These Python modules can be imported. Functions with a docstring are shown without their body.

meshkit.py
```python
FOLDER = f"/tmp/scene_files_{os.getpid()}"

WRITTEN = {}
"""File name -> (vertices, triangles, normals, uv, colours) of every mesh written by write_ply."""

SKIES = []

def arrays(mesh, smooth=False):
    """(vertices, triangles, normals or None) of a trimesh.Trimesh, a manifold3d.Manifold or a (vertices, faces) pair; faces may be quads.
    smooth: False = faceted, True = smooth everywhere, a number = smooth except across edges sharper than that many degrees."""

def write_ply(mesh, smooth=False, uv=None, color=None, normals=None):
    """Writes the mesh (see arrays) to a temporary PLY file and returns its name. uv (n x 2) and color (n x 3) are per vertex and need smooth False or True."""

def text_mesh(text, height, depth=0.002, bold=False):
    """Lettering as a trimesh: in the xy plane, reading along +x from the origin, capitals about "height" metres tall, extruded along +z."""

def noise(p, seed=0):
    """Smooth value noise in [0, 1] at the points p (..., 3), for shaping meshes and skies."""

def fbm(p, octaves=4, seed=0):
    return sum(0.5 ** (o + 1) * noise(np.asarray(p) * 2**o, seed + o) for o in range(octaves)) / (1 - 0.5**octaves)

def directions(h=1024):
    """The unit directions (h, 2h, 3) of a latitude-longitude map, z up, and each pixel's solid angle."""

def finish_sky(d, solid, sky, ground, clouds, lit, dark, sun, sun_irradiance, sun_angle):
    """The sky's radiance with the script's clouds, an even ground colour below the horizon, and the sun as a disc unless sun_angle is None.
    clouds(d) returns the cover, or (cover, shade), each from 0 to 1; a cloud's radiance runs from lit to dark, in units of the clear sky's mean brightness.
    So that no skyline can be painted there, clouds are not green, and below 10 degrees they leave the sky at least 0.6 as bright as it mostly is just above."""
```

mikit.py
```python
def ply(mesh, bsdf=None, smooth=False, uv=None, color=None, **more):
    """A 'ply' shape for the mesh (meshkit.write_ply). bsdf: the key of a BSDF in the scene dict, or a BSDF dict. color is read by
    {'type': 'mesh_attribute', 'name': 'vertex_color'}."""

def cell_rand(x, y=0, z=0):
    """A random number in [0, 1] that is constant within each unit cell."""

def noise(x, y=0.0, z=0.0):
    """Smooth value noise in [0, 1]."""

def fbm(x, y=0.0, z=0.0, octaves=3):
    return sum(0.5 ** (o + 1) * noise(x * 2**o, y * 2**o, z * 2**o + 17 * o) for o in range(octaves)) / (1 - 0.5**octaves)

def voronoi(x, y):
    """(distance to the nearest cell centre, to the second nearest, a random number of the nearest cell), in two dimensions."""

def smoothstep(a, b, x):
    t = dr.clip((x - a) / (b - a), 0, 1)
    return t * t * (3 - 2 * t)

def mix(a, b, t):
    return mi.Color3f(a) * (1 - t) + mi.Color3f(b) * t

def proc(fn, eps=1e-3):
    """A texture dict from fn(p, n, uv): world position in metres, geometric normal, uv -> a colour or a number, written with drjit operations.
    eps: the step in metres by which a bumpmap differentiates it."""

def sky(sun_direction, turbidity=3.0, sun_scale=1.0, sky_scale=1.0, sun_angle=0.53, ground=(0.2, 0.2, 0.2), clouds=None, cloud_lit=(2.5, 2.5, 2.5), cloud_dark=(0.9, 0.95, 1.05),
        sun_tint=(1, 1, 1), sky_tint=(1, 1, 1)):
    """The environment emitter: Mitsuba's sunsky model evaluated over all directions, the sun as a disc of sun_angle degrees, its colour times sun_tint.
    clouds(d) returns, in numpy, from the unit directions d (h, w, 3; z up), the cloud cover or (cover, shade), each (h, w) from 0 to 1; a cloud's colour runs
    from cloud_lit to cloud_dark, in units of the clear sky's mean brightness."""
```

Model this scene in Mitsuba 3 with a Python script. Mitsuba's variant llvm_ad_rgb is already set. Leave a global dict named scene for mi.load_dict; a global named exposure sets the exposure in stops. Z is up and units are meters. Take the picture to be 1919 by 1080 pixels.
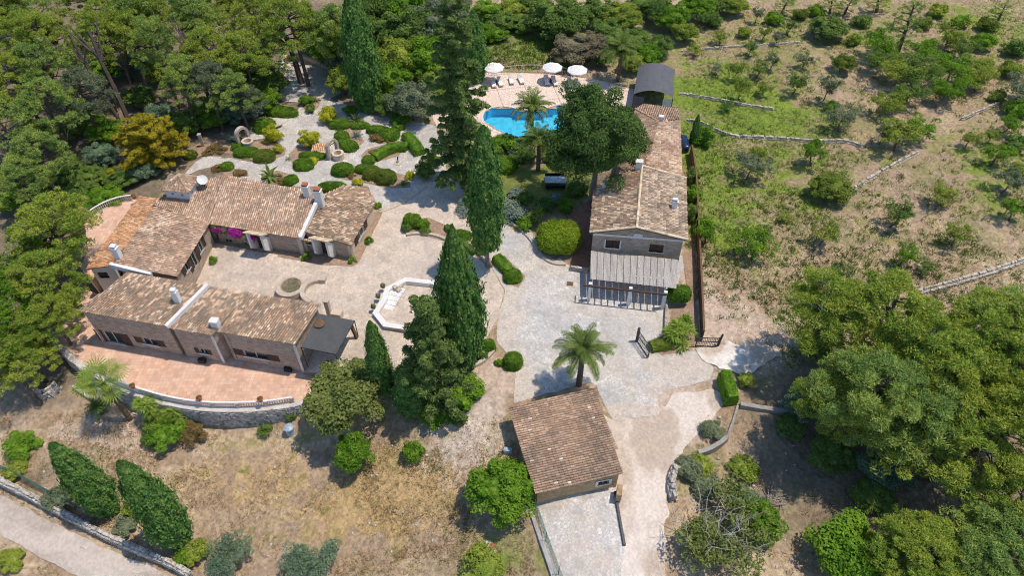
import math
import numpy as np, trimesh, shapely, mitsuba as mi, mikit, meshkit
import shapely.geometry as sg
from scipy.interpolate import RBFInterpolator, RegularGridInterpolator
from scipy.spatial import Delaunay
from mikit import proc, noise, fbm, voronoi, cell_rand, smoothstep, mix
import drjit as dr
T = mi.ScalarTransform4f
scene, labels = {}, {}

# ------------------------------------------------------------------ camera, sky, exposure
EYE = np.array([0, 0, 56.0])
PITCH, FOV = math.radians(46.3), 72.03
FW = np.array([0, math.cos(PITCH), -math.sin(PITCH)])
UP = np.array([0, math.sin(PITCH), math.cos(PITCH)])
scene['camera'] = {'type': 'perspective', 'fov': FOV, 'fov_axis': 'x', 'near_clip': 0.5, 'far_clip': 2000.0,
                   'to_world': T().look_at(origin=EYE.tolist(), target=(EYE + FW * 10).tolist(), up=[0, 0, 1])}
scene['sky'] = mikit.sky([0.35, 0.05, 1.0], turbidity=3, sky_scale=1.8, sun_tint=(.96, 1.0, 1.08))
exposure = 1.3

# ------------------------------------------------------------------ survey: image measurements -> places on the ground
FPX = 1320.0
def ray(px, py):
    return FW * FPX + np.array([1.0, 0, 0]) * (px - 959.5) + UP * (540 - py)
def at(px, py, z=0.0):
    d = ray(px, py)
    return EYE + d * ((z - EYE[2]) / d[2])
def scale_at(p):
    return FPX / float((np.asarray(p) - EYE) @ FW)

CONTROL = [(700, 500, 0), (900, 600, 0), (1100, 600, 0), (500, 500, 0), (400, 480, 0), (900, 300, 0), (700, 300, 0), (500, 250, 0), (1000, 200, 0), (1200, 100, 0), (900, 100, 0),
           (1240, 640, 0), (1000, 690, 0), (930, 640, 0), (870, 690, -.2), (700, 690, -.1), (640, 660, 0), (600, 560, 0), (1100, 700, 0), (1200, 720, -.1), (1300, 680, 0), (1420, 650, .2),
           (420, 650, -3), (300, 630, -3), (500, 670, -3), (230, 610, -3), (200, 560, -2.2), (250, 450, -1.0), (300, 430, -.8), (220, 420, -1.2), (330, 560, -1.2), (450, 580, -1.2), (330, 350, 0), (420, 380, 0), (430, 720, -3.6), (350, 715, -3.6), (500, 725, -3.4),
           (110, 640, -3.4), (60, 560, -3), (60, 450, -2.5), (100, 350, -2), (130, 250, -1), (60, 150, 0), (250, 100, 0), (30, 750, -4.6), (200, 800, -5.4), (330, 865, -5.8), (450, 840, -5.6), (550, 840, -5.2),
           (640, 830, -4.2), (740, 775, -2), (700, 860, -3.8), (770, 860, -2.8), (830, 800, -1.5), (900, 720, -.4), (960, 755, -.3), (940, 830, -1.0), (900, 900, -2), (800, 960, -3.4), (650, 970, -4.6),
           (500, 970, -5.4), (300, 940, -5.8), (150, 890, -5.8), (50, 905, -5.8), (500, 1070, -6), (700, 1070, -4.8), (900, 1060, -3.2), (1000, 1060, -1.9), (1020, 960, -.8), (1160, 930, -.7), (1080, 1000, -.9), (1100, 1075, -1.2),
           (1160, 830, -.4), (1200, 960, -1.0), (1200, 1070, -1.6), (1250, 820, -.3), (1330, 800, -.5), (1400, 850, -1.6), (1300, 920, -1.4), (1400, 1000, -2), (1600, 900, -1.8), (1550, 1050, -2.2), (1850, 1000, -1.5), (1380, 750, 0),
           (1450, 780, -.5), (1500, 650, .3), (1700, 600, .5), (1900, 600, 1), (1900, 400, 1.4), (1700, 400, 1), (1500, 400, .6), (1300, 400, .1), (1300, 200, 0), (1500, 200, .8), (1800, 200, 1.6), (1500, 50, 1), (1900, 50, 2.5),
           (1200, 20, .5), (800, 20, 0), (500, 50, 0), (20, 20, 1), (120, 985, -7.2), (250, 1045, -7.2), (0, 925, -7.4), (0, 1000, -7.6), (120, 1060, -7.6), (0, 1075, -8)]
_c = np.array([at(*c) for c in CONTROL] + [np.array(p, float) for p in [(-220, 60, -6), (-220, 200, 2), (0, 260, 1), (220, 200, 4), (240, 60, 0), (0, -120, -5), (200, -60, -3), (-200, -60, -10)]])
_rbf = RBFInterpolator(_c[:, :2], _c[:, 2], kernel='linear', smoothing=0.6, neighbors=40)
GX, GY = np.arange(-130, 131, 1.0), np.arange(-10, 191, 1.0)
_gx, _gy = np.meshgrid(GX, GY, indexing='ij')
_gz = _rbf(np.stack([_gx.ravel(), _gy.ravel()], 1)).reshape(_gx.shape)
from scipy.ndimage import gaussian_filter
_gz = gaussian_filter(_gz, 1.2)
_H = RegularGridInterpolator((GX, GY), _gz, bounds_error=False, fill_value=None)
def ground(x, y):
    x, y = np.clip(np.asarray(x, float), -130, 130), np.clip(np.asarray(y, float), -10, 190)
    r = _H(np.stack(np.broadcast_arrays(x, y), -1))
    return float(r.ravel()[0]) if np.ndim(x) == 0 else r
def G(px, py, h=0.0):
    """the place seen at this image point, h metres above the ground"""
    z = h
    for _ in range(25):
        p = at(px, py, z)
        z = 0.5 * z + 0.5 * (float(ground(p[0], p[1])) + h)
    p = at(px, py, z)
    return np.array([p[0], p[1], z])
def GP(pts):
    return np.array([G(*p)[:2] for p in pts])

# ------------------------------------------------------------------ helpers
def num(key):
    if key not in scene and key not in labels and key not in USED:
        USED.add(key)
        return key
    k = 1
    while f'{key}_{k:03d}' in USED: k += 1
    USED.add(f'{key}_{k:03d}')
    return f'{key}_{k:03d}'
USED = set()
def lab(key, label, cat=None, group=None, kind=None):
    d = labels.setdefault(key, {})
    if label: d['label'] = label
    if cat: d['category'] = cat
    if group: d['group'] = group
    if kind: d['kind'] = kind
    return key
def thing(name, label, cat, group=None):
    return lab(num(name), label, cat, group)
def part(parent, name, shape, label=None, kind=None):
    key = num(f'{parent}__{name}')
    scene[key] = shape
    if label or kind: lab(key, label, kind=kind)
    return key
def ply(mesh, mat, smooth=False, **k):
    return mikit.ply(mesh, mat, smooth, **k)
def cat_(ms):
    return trimesh.util.concatenate([m for m in ms if m is not None])
def box(x0, x1, y0, y1, z0, z1):
    m = trimesh.creation.box(extents=(x1 - x0, y1 - y0, z1 - z0))
    m.apply_translation(((x0 + x1) / 2, (y0 + y1) / 2, (z0 + z1) / 2))
    return m
def obox(c, ux, lx, ly, z0, z1):
    """box centred at c, its long axis along the 2-D direction ux"""
    ux = np.asarray(ux[:2], float) / np.linalg.norm(ux[:2])
    m = box(-lx / 2, lx / 2, -ly / 2, ly / 2, z0, z1)
    M = np.eye(4); M[:2, 0] = ux; M[:2, 1] = [-ux[1], ux[0]]; M[:2, 3] = c[:2]
    return m.apply_transform(M)
def beam(a, b, w, h=None):
    a, b = np.asarray(a, float), np.asarray(b, float)
    h = h or w
    d = b - a; L = np.linalg.norm(d); d = d / L
    s = np.cross(d, [0, 0, 1.0]); s = s / np.linalg.norm(s) if np.linalg.norm(s) > 1e-6 else np.array([1.0, 0, 0])
    u = np.cross(s, d)
    m = box(0, L, -w / 2, w / 2, -h / 2, h / 2)
    M = np.eye(4); M[:3, 0] = d; M[:3, 1] = s; M[:3, 2] = u; M[:3, 3] = a
    return m.apply_transform(M)
def tube(pts, rad, sides=7):
    p = np.asarray(pts, float); n = len(p)
    rad = np.broadcast_to(rad, (n,)).astype(float)
    t = np.gradient(p, axis=0); t /= np.linalg.norm(t, axis=1, keepdims=True) + 1e-9
    a = np.cross(t, np.where(np.abs(t[:, 2:]) < 0.9, [0, 0, 1.0], [1.0, 0, 0])); a /= np.linalg.norm(a, axis=1, keepdims=True)
    b = np.cross(t, a); g = np.arange(sides) * 2 * np.pi / sides
    v = (p[:, None] + rad[:, None, None] * (np.cos(g)[None, :, None] * a[:, None] + np.sin(g)[None, :, None] * b[:, None])).reshape(-1, 3)
    i, j = np.meshgrid(np.arange(n - 1), np.arange(sides), indexing='ij')
    q = np.stack([i * sides + j, (i + 1) * sides + j, (i + 1) * sides + (j + 1) % sides, i * sides + (j + 1) % sides], -1).reshape(-1, 4)
    f = np.vstack([q[:, [0, 1, 2]], q[:, [0, 2, 3]]])
    v = np.vstack([v, p[-1:]]); top = (n - 1) * sides
    f = np.vstack([f, [[top + k, top + (k + 1) % sides, len(v) - 1] for k in range(sides)]])
    return trimesh.Trimesh(v, f, process=False)
def lathe(prof, sides=12):
    prof = np.asarray(prof, float); n = len(prof); g = np.arange(sides) * 2 * np.pi / sides
    v = np.stack([prof[:, None, 0] * np.cos(g), prof[:, None, 0] * np.sin(g), np.broadcast_to(prof[:, None, 1], (n, sides))], -1).reshape(-1, 3)
    i, j = np.meshgrid(np.arange(n - 1), np.arange(sides), indexing='ij')
    q = np.stack([i * sides + j, i * sides + (j + 1) % sides, (i + 1) * sides + (j + 1) % sides, (i + 1) * sides + j], -1).reshape(-1, 4)
    return trimesh.Trimesh(v, np.vstack([q[:, [0, 1, 2]], q[:, [0, 2, 3]]]), process=False)
def extrude(poly, z0, z1):
    m = trimesh.creation.extrude_polygon(poly, z1 - z0, engine='earcut')
    m.apply_translation((0, 0, z0))
    return m
def smooth_path(pts, step=0.5, closed=False):
    from scipy.interpolate import splprep, splev
    p = np.asarray(pts, float)
    if closed: p = np.vstack([p, p[:1]])
    if len(p) < 3:
        k = 1
    else: k = min(3, len(p) - 1)
    tck, u = splprep(p.T, s=0, k=k, per=closed)
    L = np.linalg.norm(np.diff(p, axis=0), axis=1).sum()
    return np.stack(splev(np.linspace(0, 1, max(4, int(L / step))), tck), 1)
def ribbon(path, w, z0, z1):
    """a closed wall-like strip along a 2-D path"""
    p = np.asarray(path, float); n = len(p)
    t = np.gradient(p, axis=0); t /= np.linalg.norm(t, axis=1, keepdims=True) + 1e-9
    nn = np.stack([-t[:, 1], t[:, 0]], 1)
    z0, z1 = np.broadcast_to(z0, (n,)), np.broadcast_to(z1, (n,))
    a, b = p - nn * w / 2, p + nn * w / 2
    v = np.stack([np.c_[a, z0], np.c_[b, z0], np.c_[b, z1], np.c_[a, z1]], 1).reshape(-1, 3)
    f = []
    for i in range(n - 1):
        for k in range(4):
            q = [i * 4 + k, (i + 1) * 4 + k, (i + 1) * 4 + (k + 1) % 4, i * 4 + (k + 1) % 4]
            f += [[q[0], q[1], q[2]], [q[0], q[2], q[3]]]
    e = (n - 1) * 4
    f += [[0, 1, 2], [0, 2, 3], [e, e + 2, e + 1], [e, e + 3, e + 2]]
    return trimesh.Trimesh(v, f, process=False)
def wobble(poly, amp, seed, step=0.5):
    """densify an outline and make it irregular"""
    p = np.asarray(poly, float); out = []
    for a, b in zip(p, np.roll(p, -1, 0)):
        k = max(1, int(np.linalg.norm(b - a) / step))
        out += [a + (b - a) * i / k for i in range(k)]
    out = np.array(out)
    q = np.c_[out * 0.9, np.zeros(len(out))]
    d = np.stack([meshkit.fbm(q, 3, seed) - .5, meshkit.fbm(q, 3, seed + 50) - .5], 1)
    return out + d * amp * 2
def drape(outline, dz, holes=(), step=0.8):
    """a sheet over the ground inside the outline"""
    P = sg.Polygon(outline).buffer(0)
    for h in holes: P = P.difference(sg.Polygon(h).buffer(0))
    pts = []
    for g in getattr(P, 'geoms', [P]):
        for ring in [g.exterior, *g.interiors]:
            n = max(8, int(ring.length / (step * .5)))
            pts += [ring.interpolate(i / n, normalized=True).coords[0] for i in range(n)]
    x0, y0, x1, y1 = P.bounds
    gx, gy = np.meshgrid(np.arange(x0, x1, step), np.arange(y0, y1, step))
    inner = np.stack([gx.ravel(), gy.ravel()], 1)
    inner = inner[shapely.contains_xy(P.buffer(-step * .3), inner[:, 0], inner[:, 1])]
    pts = np.vstack([np.array(pts), inner])
    tri = Delaunay(pts).simplices
    c = pts[tri].mean(1)
    tri = tri[shapely.contains_xy(P, c[:, 0], c[:, 1])]
    e1, e2 = pts[tri[:, 1]] - pts[tri[:, 0]], pts[tri[:, 2]] - pts[tri[:, 0]]
    cr = e1[:, 0] * e2[:, 1] - e1[:, 1] * e2[:, 0]
    tri = np.where((cr < 0)[:, None], tri[:, ::-1], tri)[np.abs(cr) > 1e-6]
    return trimesh.Trimesh(np.c_[pts, ground(pts[:, 0], pts[:, 1]) + dz], tri, process=False)
def structure(name, mesh, mat, smooth=False, label=None):
    key = num(name); scene[key] = ply(mesh, mat, smooth); lab(key, label, kind='structure'); return key
ORD = 'first second third fourth fifth sixth seventh eighth ninth tenth eleventh twelfth thirteenth fourteenth fifteenth sixteenth seventeenth eighteenth nineteenth twentieth'.split()
ORD += ['twenty-' + o for o in ORD[:9]]

# ------------------------------------------------------------------ materials
def tex(c):
    return proc(c) if callable(c) else {'type': 'rgb', 'value': list(c)}
def mat(key, color, rough=None, bump=None, bs=1.0, eps=0.02, metallic=0.0, spec=0.4):
    b = {'type': 'diffuse', 'reflectance': tex(color)} if rough is None else {'type': 'principled', 'base_color': tex(color), 'roughness': rough, 'metallic': metallic, 'specular': spec}
    if bump: b = {'type': 'bumpmap', 'texture': proc(bump, eps), 'scale': bs, 'bsdf': b}
    scene[key] = {'type': 'twosided', 'bsdf': b}
    return key
def leafmat(key, a, b, c, f1=0.35, f2=3.0, trans=0.7, gain=2.0):
    """leaves: a and b over the plant, c the odd leaf or young tip"""
    def fn(p, n, uv):
        t = fbm(p.x * f1, p.y * f1, p.z * f1, 2)
        col = mix(a, b, smoothstep(.3, .7, t))
        r = cell_rand(p.x * f2, p.y * f2, p.z * f2)
        col = mix(col, c, smoothstep(.55, 1.0, r) * .75)
        return dr.minimum(col * gain * (0.75 + 0.5 * cell_rand(p.x * 7.3, p.y * 7.3, p.z * 7.3)), .62)
    scene[key] = {'type': 'principledthin', 'base_color': proc(fn), 'roughness': .6, 'spec_trans': 0.0, 'diff_trans': trans, 'eta': 1.3}
    return key

pools = dict(
    green=[((1420, 330), 16, 12, .55), ((1370, 180), 9, 14, .95), ((1440, 235), 14, 6, .95), ((1350, 420), 6, 9, .75), ((1430, 450), 7, 7, .5), ((1400, 300), 12, 9, .7), ((970, 80), 14, 8, .9), ((900, 75), 10, 8, .6), ((1330, 100), 14, 16, .45),
           ((1500, 70), 30, 14, .5), ((1880, 60), 20, 20, .5), ((1900, 330), 10, 14, .5), ((1650, 240), 12, 6, .3), ((1800, 100), 24, 20, .25), ((1330, 300), 8, 16, .9), ((1300, 170), 8, 8, 1.0), ((1480, 540), 6, 6, .4), ((1640, 520), 7, 4, .35), ((1010, 350), 6, 5, .95), ((950, 330), 5, 5, .9), ((420, 870), 5, 3, .25), ((930, 1050), 5, 3, .4), ((560, 790), 5, 2, .35)],
    litter=[((100, 150), 60, 45, 1.0), ((300, 200), 34, 24, 1.0), ((50, 450), 24, 26, 1.0), ((600, 60), 40, 16, .9), ((420, 230), 12, 9, .8), ((100, 700), 8, 7, .7), ((1650, 780), 17, 9, .95), ((1550, 880), 10, 6, .8), ((1750, 950), 18, 9, .9), ((820, 740), 6, 3.5, .8), ((1120, 330), 7, 6, .7), ((60, 900), 5, 3, .5)],
    pale=[((870, 800), 4, 5, 1.0), ((900, 770), 3, 3, .8), ((850, 840), 3, 2.5, .7), ((1385, 672), 5, 2, .8), ((1330, 705), 4, 2, .5), ((820, 960), 3, 2, .35)],
    dusty=[((1290, 690), 5, 2.5, 1.0), ((1190, 775), 4, 2, 1.0), ((1250, 735), 4, 2, .9), ((1330, 690), 3, 2, 1.0), ((965, 720), 3, 4, .8), ((945, 600), 2.5, 6, .9), ((905, 470), 3, 3, .8), ((1080, 1060), 5, 3, .6), ((1030, 960), 2, 3, .5)],
    straw=[((720, 930), 9, 5, 1.0), ((470, 900), 10, 4, .6), ((860, 870), 6, 4, .5), ((1600, 400), 30, 14, .25)],
    dirt=[((1250, 760), 5, 4, 1.0), ((1370, 610), 7, 4, .9), ((1420, 560), 6, 6, .5), ((1430, 660), 9, 3.5, 1.0), ((880, 790), 4, 5, .9), ((830, 830), 3, 3, .6), ((930, 710), 4, 3, 1.0), ((1500, 640), 6, 5, .7), ((1310, 560), 3, 14, 1.0), ((1290, 790), 4, 3, 1.0), ((200, 800), 12, 4, .6), ((300, 340), 8, 4, .4)])
POOL = {k: [(*G(*c)[:2], rx, ry, a) for c, rx, ry, a in v] for k, v in pools.items()}
def zone(p, name):
    s = mi.Float(0)
    for x, y, rx, ry, a in POOL[name]:
        s = dr.maximum(s, a * dr.exp(-(dr.square((p.x - x) / rx) + dr.square((p.y - y) / ry))))
    return s
def ground_col(p, n, uv):
    big, mid, fine = fbm(p.x * .12, p.y * .12, 3.0, 3), fbm(p.x * .7, p.y * .7, 9.0, 3), fbm(p.x * 4, p.y * 4, 1.0, 3)
    col = mix((.37, .27, .18), (.52, .405, .28), smoothstep(.3, .7, mid))
    col = mix(col, (.38, .285, .205), smoothstep(.45, .7, big) * .7)
    col = mix(col, (.22, .225, .095), smoothstep(.52, .7, fbm(p.x * .33 + 7, p.y * .33, 2.0, 3)) * .5 * smoothstep(-5.5, -.5, p.z))
    col = mix(col, (.48, .34, .17), smoothstep(.25, .75, zone(p, 'straw') + (mid - .5) * .9))
    col = mix(col, (.53, .42, .335), smoothstep(.3, .7, zone(p, 'dirt') + (mid - .5) * .9))
    col = mix(col, (.62, .54, .46), smoothstep(.25, .9, zone(p, 'pale') + (fbm(p.x * 1.6, p.y * 1.6, 3.0, 3) - .5) * 1.1) * .75)
    g = zone(p, 'green') + (mid - .5) * .9 + (big - .5) * .5
    col = mix(col, mix((.25, .23, .10), (.31, .27, .12), fine), smoothstep(.12, .45, g) * .75)
    col = mix(col, mix((.14, .21, .04), (.23, .30, .055), mid), smoothstep(.35, .8, g))
    col = mix(col, (.19, .155, .11), smoothstep(.3, .7, zone(p, 'litter') + (mid - .5) * .5) * .9)
    return col * (0.62 + 0.76 * fine)
mat('ground_earth', ground_col, bump=lambda p, n, uv: fbm(p.x * 2.2, p.y * 2.2, 0.0, 3), bs=.22, eps=.05)
def flags(scale, tone_a, tone_b, joint, wear, stain, dusty=None):
    def fn(p, n, uv):
        a, b, r = voronoi(p.x * scale + .3 * noise(p.x * 2, p.y * 2), p.y * scale)
        col = mix(tone_a, tone_b, r)
        col = mix(col, wear, smoothstep(.42, .7, fbm(p.x * .35, p.y * .35, 4.0, 3)) * .7)
        col = col * (.89 + .22 * smoothstep(.25, .75, fbm(p.x * .9 + 3, p.y * .9, 6.0, 4)))
        col = mix(col, stain, smoothstep(.56, .72, fbm(p.x * .23 + 11, p.y * .23, 8.0, 3)) * .35)
        if dusty: col = mix(col, dusty, smoothstep(.25, .8, zone(p, 'dusty') + (fbm(p.x * .8, p.y * .8, 5.0, 3) - .5) * .9) * .85)
        col = col * (1 - .14 * smoothstep(.62, .75, fbm(p.x * 1.7, p.y * 1.7, 12.0, 2)))
        col = col * (.8 + .4 * fbm(p.x * 5, p.y * 5, 2.0, 2))
        return mix(joint, col, smoothstep(.02, .16, b - a))
    def hh(p, n, uv):
        a, b, r = voronoi(p.x * scale + .3 * noise(p.x * 2, p.y * 2), p.y * scale)
        return smoothstep(0, .2, b - a) * .8 + r * .4
    return fn, hh
c_, h_ = flags(4.6, (.575, .48, .385), (.675, .575, .47), (.49, .42, .35), (.62, .53, .45), (.52, .45, .40)); mat('courtyard_stone', c_, bump=h_, bs=.006)
c_, h_ = flags(3.6, (.50, .48, .455), (.66, .64, .61), (.44, .415, .385), (.60, .54, .46), (.42, .45, .48), (.62, .535, .45)); mat('forecourt_stone', c_, bump=h_, bs=.008)
c_, h_ = flags(3.8, (.50, .47, .43), (.64, .605, .56), (.40, .375, .345), (.53, .49, .44), (.46, .44, .41)); mat('path_stone', c_, bump=h_, bs=.008)
mat('bed_soil', lambda p, n, uv: mix((.30, .20, .14), (.42, .31, .23), fbm(p.x * 2, p.y * 2, 1., 3)) * (.7 + .6 * fbm(p.x * 9, p.y * 9, 1., 2)), bump=lambda p, n, uv: fbm(p.x * 4, p.y * 4, 0., 3), bs=.12, eps=.03)
def dirt_col(p, n, uv):
    t = fbm(p.x * .5, p.y * .3, 5., 3); f = fbm(p.x * 6, p.y * 6, 2., 3)
    return mix((.52, .43, .35), (.69, .615, .54), smoothstep(.35, .65, t)) * (.78 + .44 * f)
mat('dirt_track', dirt_col, bump=lambda p, n, uv: fbm(p.x * 3, p.y * 3, 0., 3), bs=.06, eps=.03)
mat('road_dust', lambda p, n, uv: mix((.43, .36, .30), (.58, .51, .44), smoothstep(.3, .7, fbm(p.x * .25 + p.y * .2, p.y * .5, 1., 3))) * (.8 + .4 * fbm(p.x * 5, p.y * 5, 2., 3)), bump=lambda p, n, uv: fbm(p.x * 3, p.y * 3, 0., 3), bs=.05, eps=.03)
mat('white_track', lambda p, n, uv: mix((.55, .45, .36), (.76, .72, .66), smoothstep(.35, .6, fbm(p.x * .6, p.y * .6, 5., 3))) * (.8 + .4 * fbm(p.x * 5, p.y * 5, 2., 3)))
mat('lawn_grass', lambda p, n, uv: mix((.12, .16, .04), (.23, .24, .075), fbm(p.x * .8, p.y * .8, 1., 3)) * (.7 + .6 * fbm(p.x * 7, p.y * 7, 1., 2)))
def tiles_col(scale, a, b, joint):
    def fn(p, n, uv):
        r = cell_rand(p.x * scale, p.y * scale); fx, fy = p.x * scale - dr.floor(p.x * scale), p.y * scale - dr.floor(p.y * scale)
        e = dr.minimum(dr.minimum(fx, 1 - fx), dr.minimum(fy, 1 - fy))
        col = mix(a, b, r) * (.8 + .4 * fbm(p.x * 1.2, p.y * 1.2, 1., 3))
        return mix(joint, col, smoothstep(.01, .05, e))
    return fn
mat('terracotta_floor', tiles_col(2.4, (.60, .365, .25), (.71, .49, .37), (.50, .34, .25)), rough=.8)
mat('dark_terracotta_floor', tiles_col(2.8, (.25, .12, .08), (.34, .17, .115), (.2, .12, .09)), rough=.75)
def deck_col(p, n, uv):
    x, y = p.x * .97 + p.y * .2, p.y * .97 - p.x * .2
    fx, fy = x / 4.2 - dr.floor(x / 4.2), y / 4.2 - dr.floor(y / 4.2)
    e = dr.minimum(dr.minimum(fx, 1 - fx), dr.minimum(fy, 1 - fy))
    return mix((.48, .34, .27), mix((.70, .56, .46), (.76, .63, .53), fbm(p.x * .5, p.y * .5, 1., 3)), smoothstep(.008, .022, e)) * (.92 + .16 * fbm(p.x * 4, p.y * 4, 1., 2))
mat('pool_deck_stone', deck_col)
mat('pool_tile', lambda p, n, uv: mix((.03, .42, .66), (.09, .62, .80), cell_rand(p.x * 1.7, p.y * 1.7, p.z * 1.7) * .5 + .5 * fbm(p.x * .6, p.y * .6, 1., 2)))
scene['pool_water_surface'] = {'type': 'bumpmap', 'texture': proc(lambda p, n, uv: fbm(p.x * 2.5, p.y * 2.5, 1., 2), .02), 'scale': .05, 'bsdf': {'type': 'thindielectric', 'int_ior': 1.33}}
scene['pool_water_surface'] = {'type': 'thindielectric', 'int_ior': 1.33}
def rubble(sc, a, b, joint):
    def fn(p, n, uv):
        u = p.x * .8 + p.y * .6
        x, y, r = voronoi(u * sc + .4 * noise(u * 2, p.z * 2), p.z * sc * 1.4)
        return mix(joint, mix(a, b, r) * (.8 + .4 * fbm(u * 6, p.z * 6, 1., 2)), smoothstep(.02, .16, y - x))
    def hh(p, n, uv):
        u = p.x * .8 + p.y * .6
        x, y, r = voronoi(u * sc + .4 * noise(u * 2, p.z * 2), p.z * sc * 1.4)
        return smoothstep(0, .25, y - x) + .5 * r
    return fn, hh
c_, h_ = rubble(3.0, (.37, .29, .225), (.52, .43, .345), (.47, .39, .31)); mat('house_stone', c_, bump=h_, bs=.02)
c_, h_ = rubble(2.6, (.36, .26, .14), (.50, .36, .2), (.46, .36, .24)); mat('ochre_stone', c_, bump=h_, bs=.02)
c_, h_ = rubble(2.4, (.36, .33, .3), (.52, .49, .44), (.2, .18, .16)); mat('grey_stone', c_, bump=h_, bs=.03)
mat('loose_stone', lambda p, n, uv: mix((.36, .33, .29), (.60, .56, .50), cell_rand(p.x * 2.2, p.y * 2.2, p.z * 2.2)) * (.7 + .6 * fbm(p.x * 7, p.y * 7, p.z * 7, 2)))
mat('pale_stone', lambda p, n, uv: mix((.42, .37, .30), (.60, .54, .46), cell_rand(p.x * 2.2, p.y * 2.2, p.z * 2.2)) * (.75 + .5 * fbm(p.x * 7, p.y * 7, p.z * 7, 2)))
mat('cut_stone', lambda p, n, uv: mix((.42, .35, .28), (.62, .55, .46), fbm(p.x * 1.5, p.y * 1.5, p.z * 1.5, 3)) * (.85 + .3 * noise(p.x * 12, p.y * 12, p.z * 12)), bump=lambda p, n, uv: fbm(p.x * 6, p.y * 6, p.z * 6, 2), bs=.02)
mat('white_paint', lambda p, n, uv: mix((.70, .69, .66), (.82, .81, .79), fbm(p.x * 1.3, p.y * 1.3, p.z * 1.3, 3)) * (.93 + .14 * noise(p.x * 9, p.y * 9, p.z * 9)))
mat('old_cement', lambda p, n, uv: mix((.26, .245, .22), (.40, .38, .34), fbm(p.x * 1.6, p.y * 1.6, p.z * 1.6, 3)) * (.8 + .4 * noise(p.x * 8, p.y * 8, p.z * 8)))
mat('pale_cement', lambda p, n, uv: mix((.48, .45, .41), (.66, .63, .58), fbm(p.x * 1.6, p.y * 1.6, p.z * 1.6, 3)) * (.85 + .3 * noise(p.x * 8, p.y * 8, p.z * 8)))
mat('cream_render', lambda p, n, uv: mix((.56, .46, .35), (.68, .58, .47), fbm(p.x * 1.3, p.y * 1.3, p.z * 1.3, 3)))
mat('white_cloth', (.80, .79, .77))
mat('cushion', (.62, .60, .57))
mat('roof_tile', lambda p, n, uv: mi.Color3f(.3, .2, .15))
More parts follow.
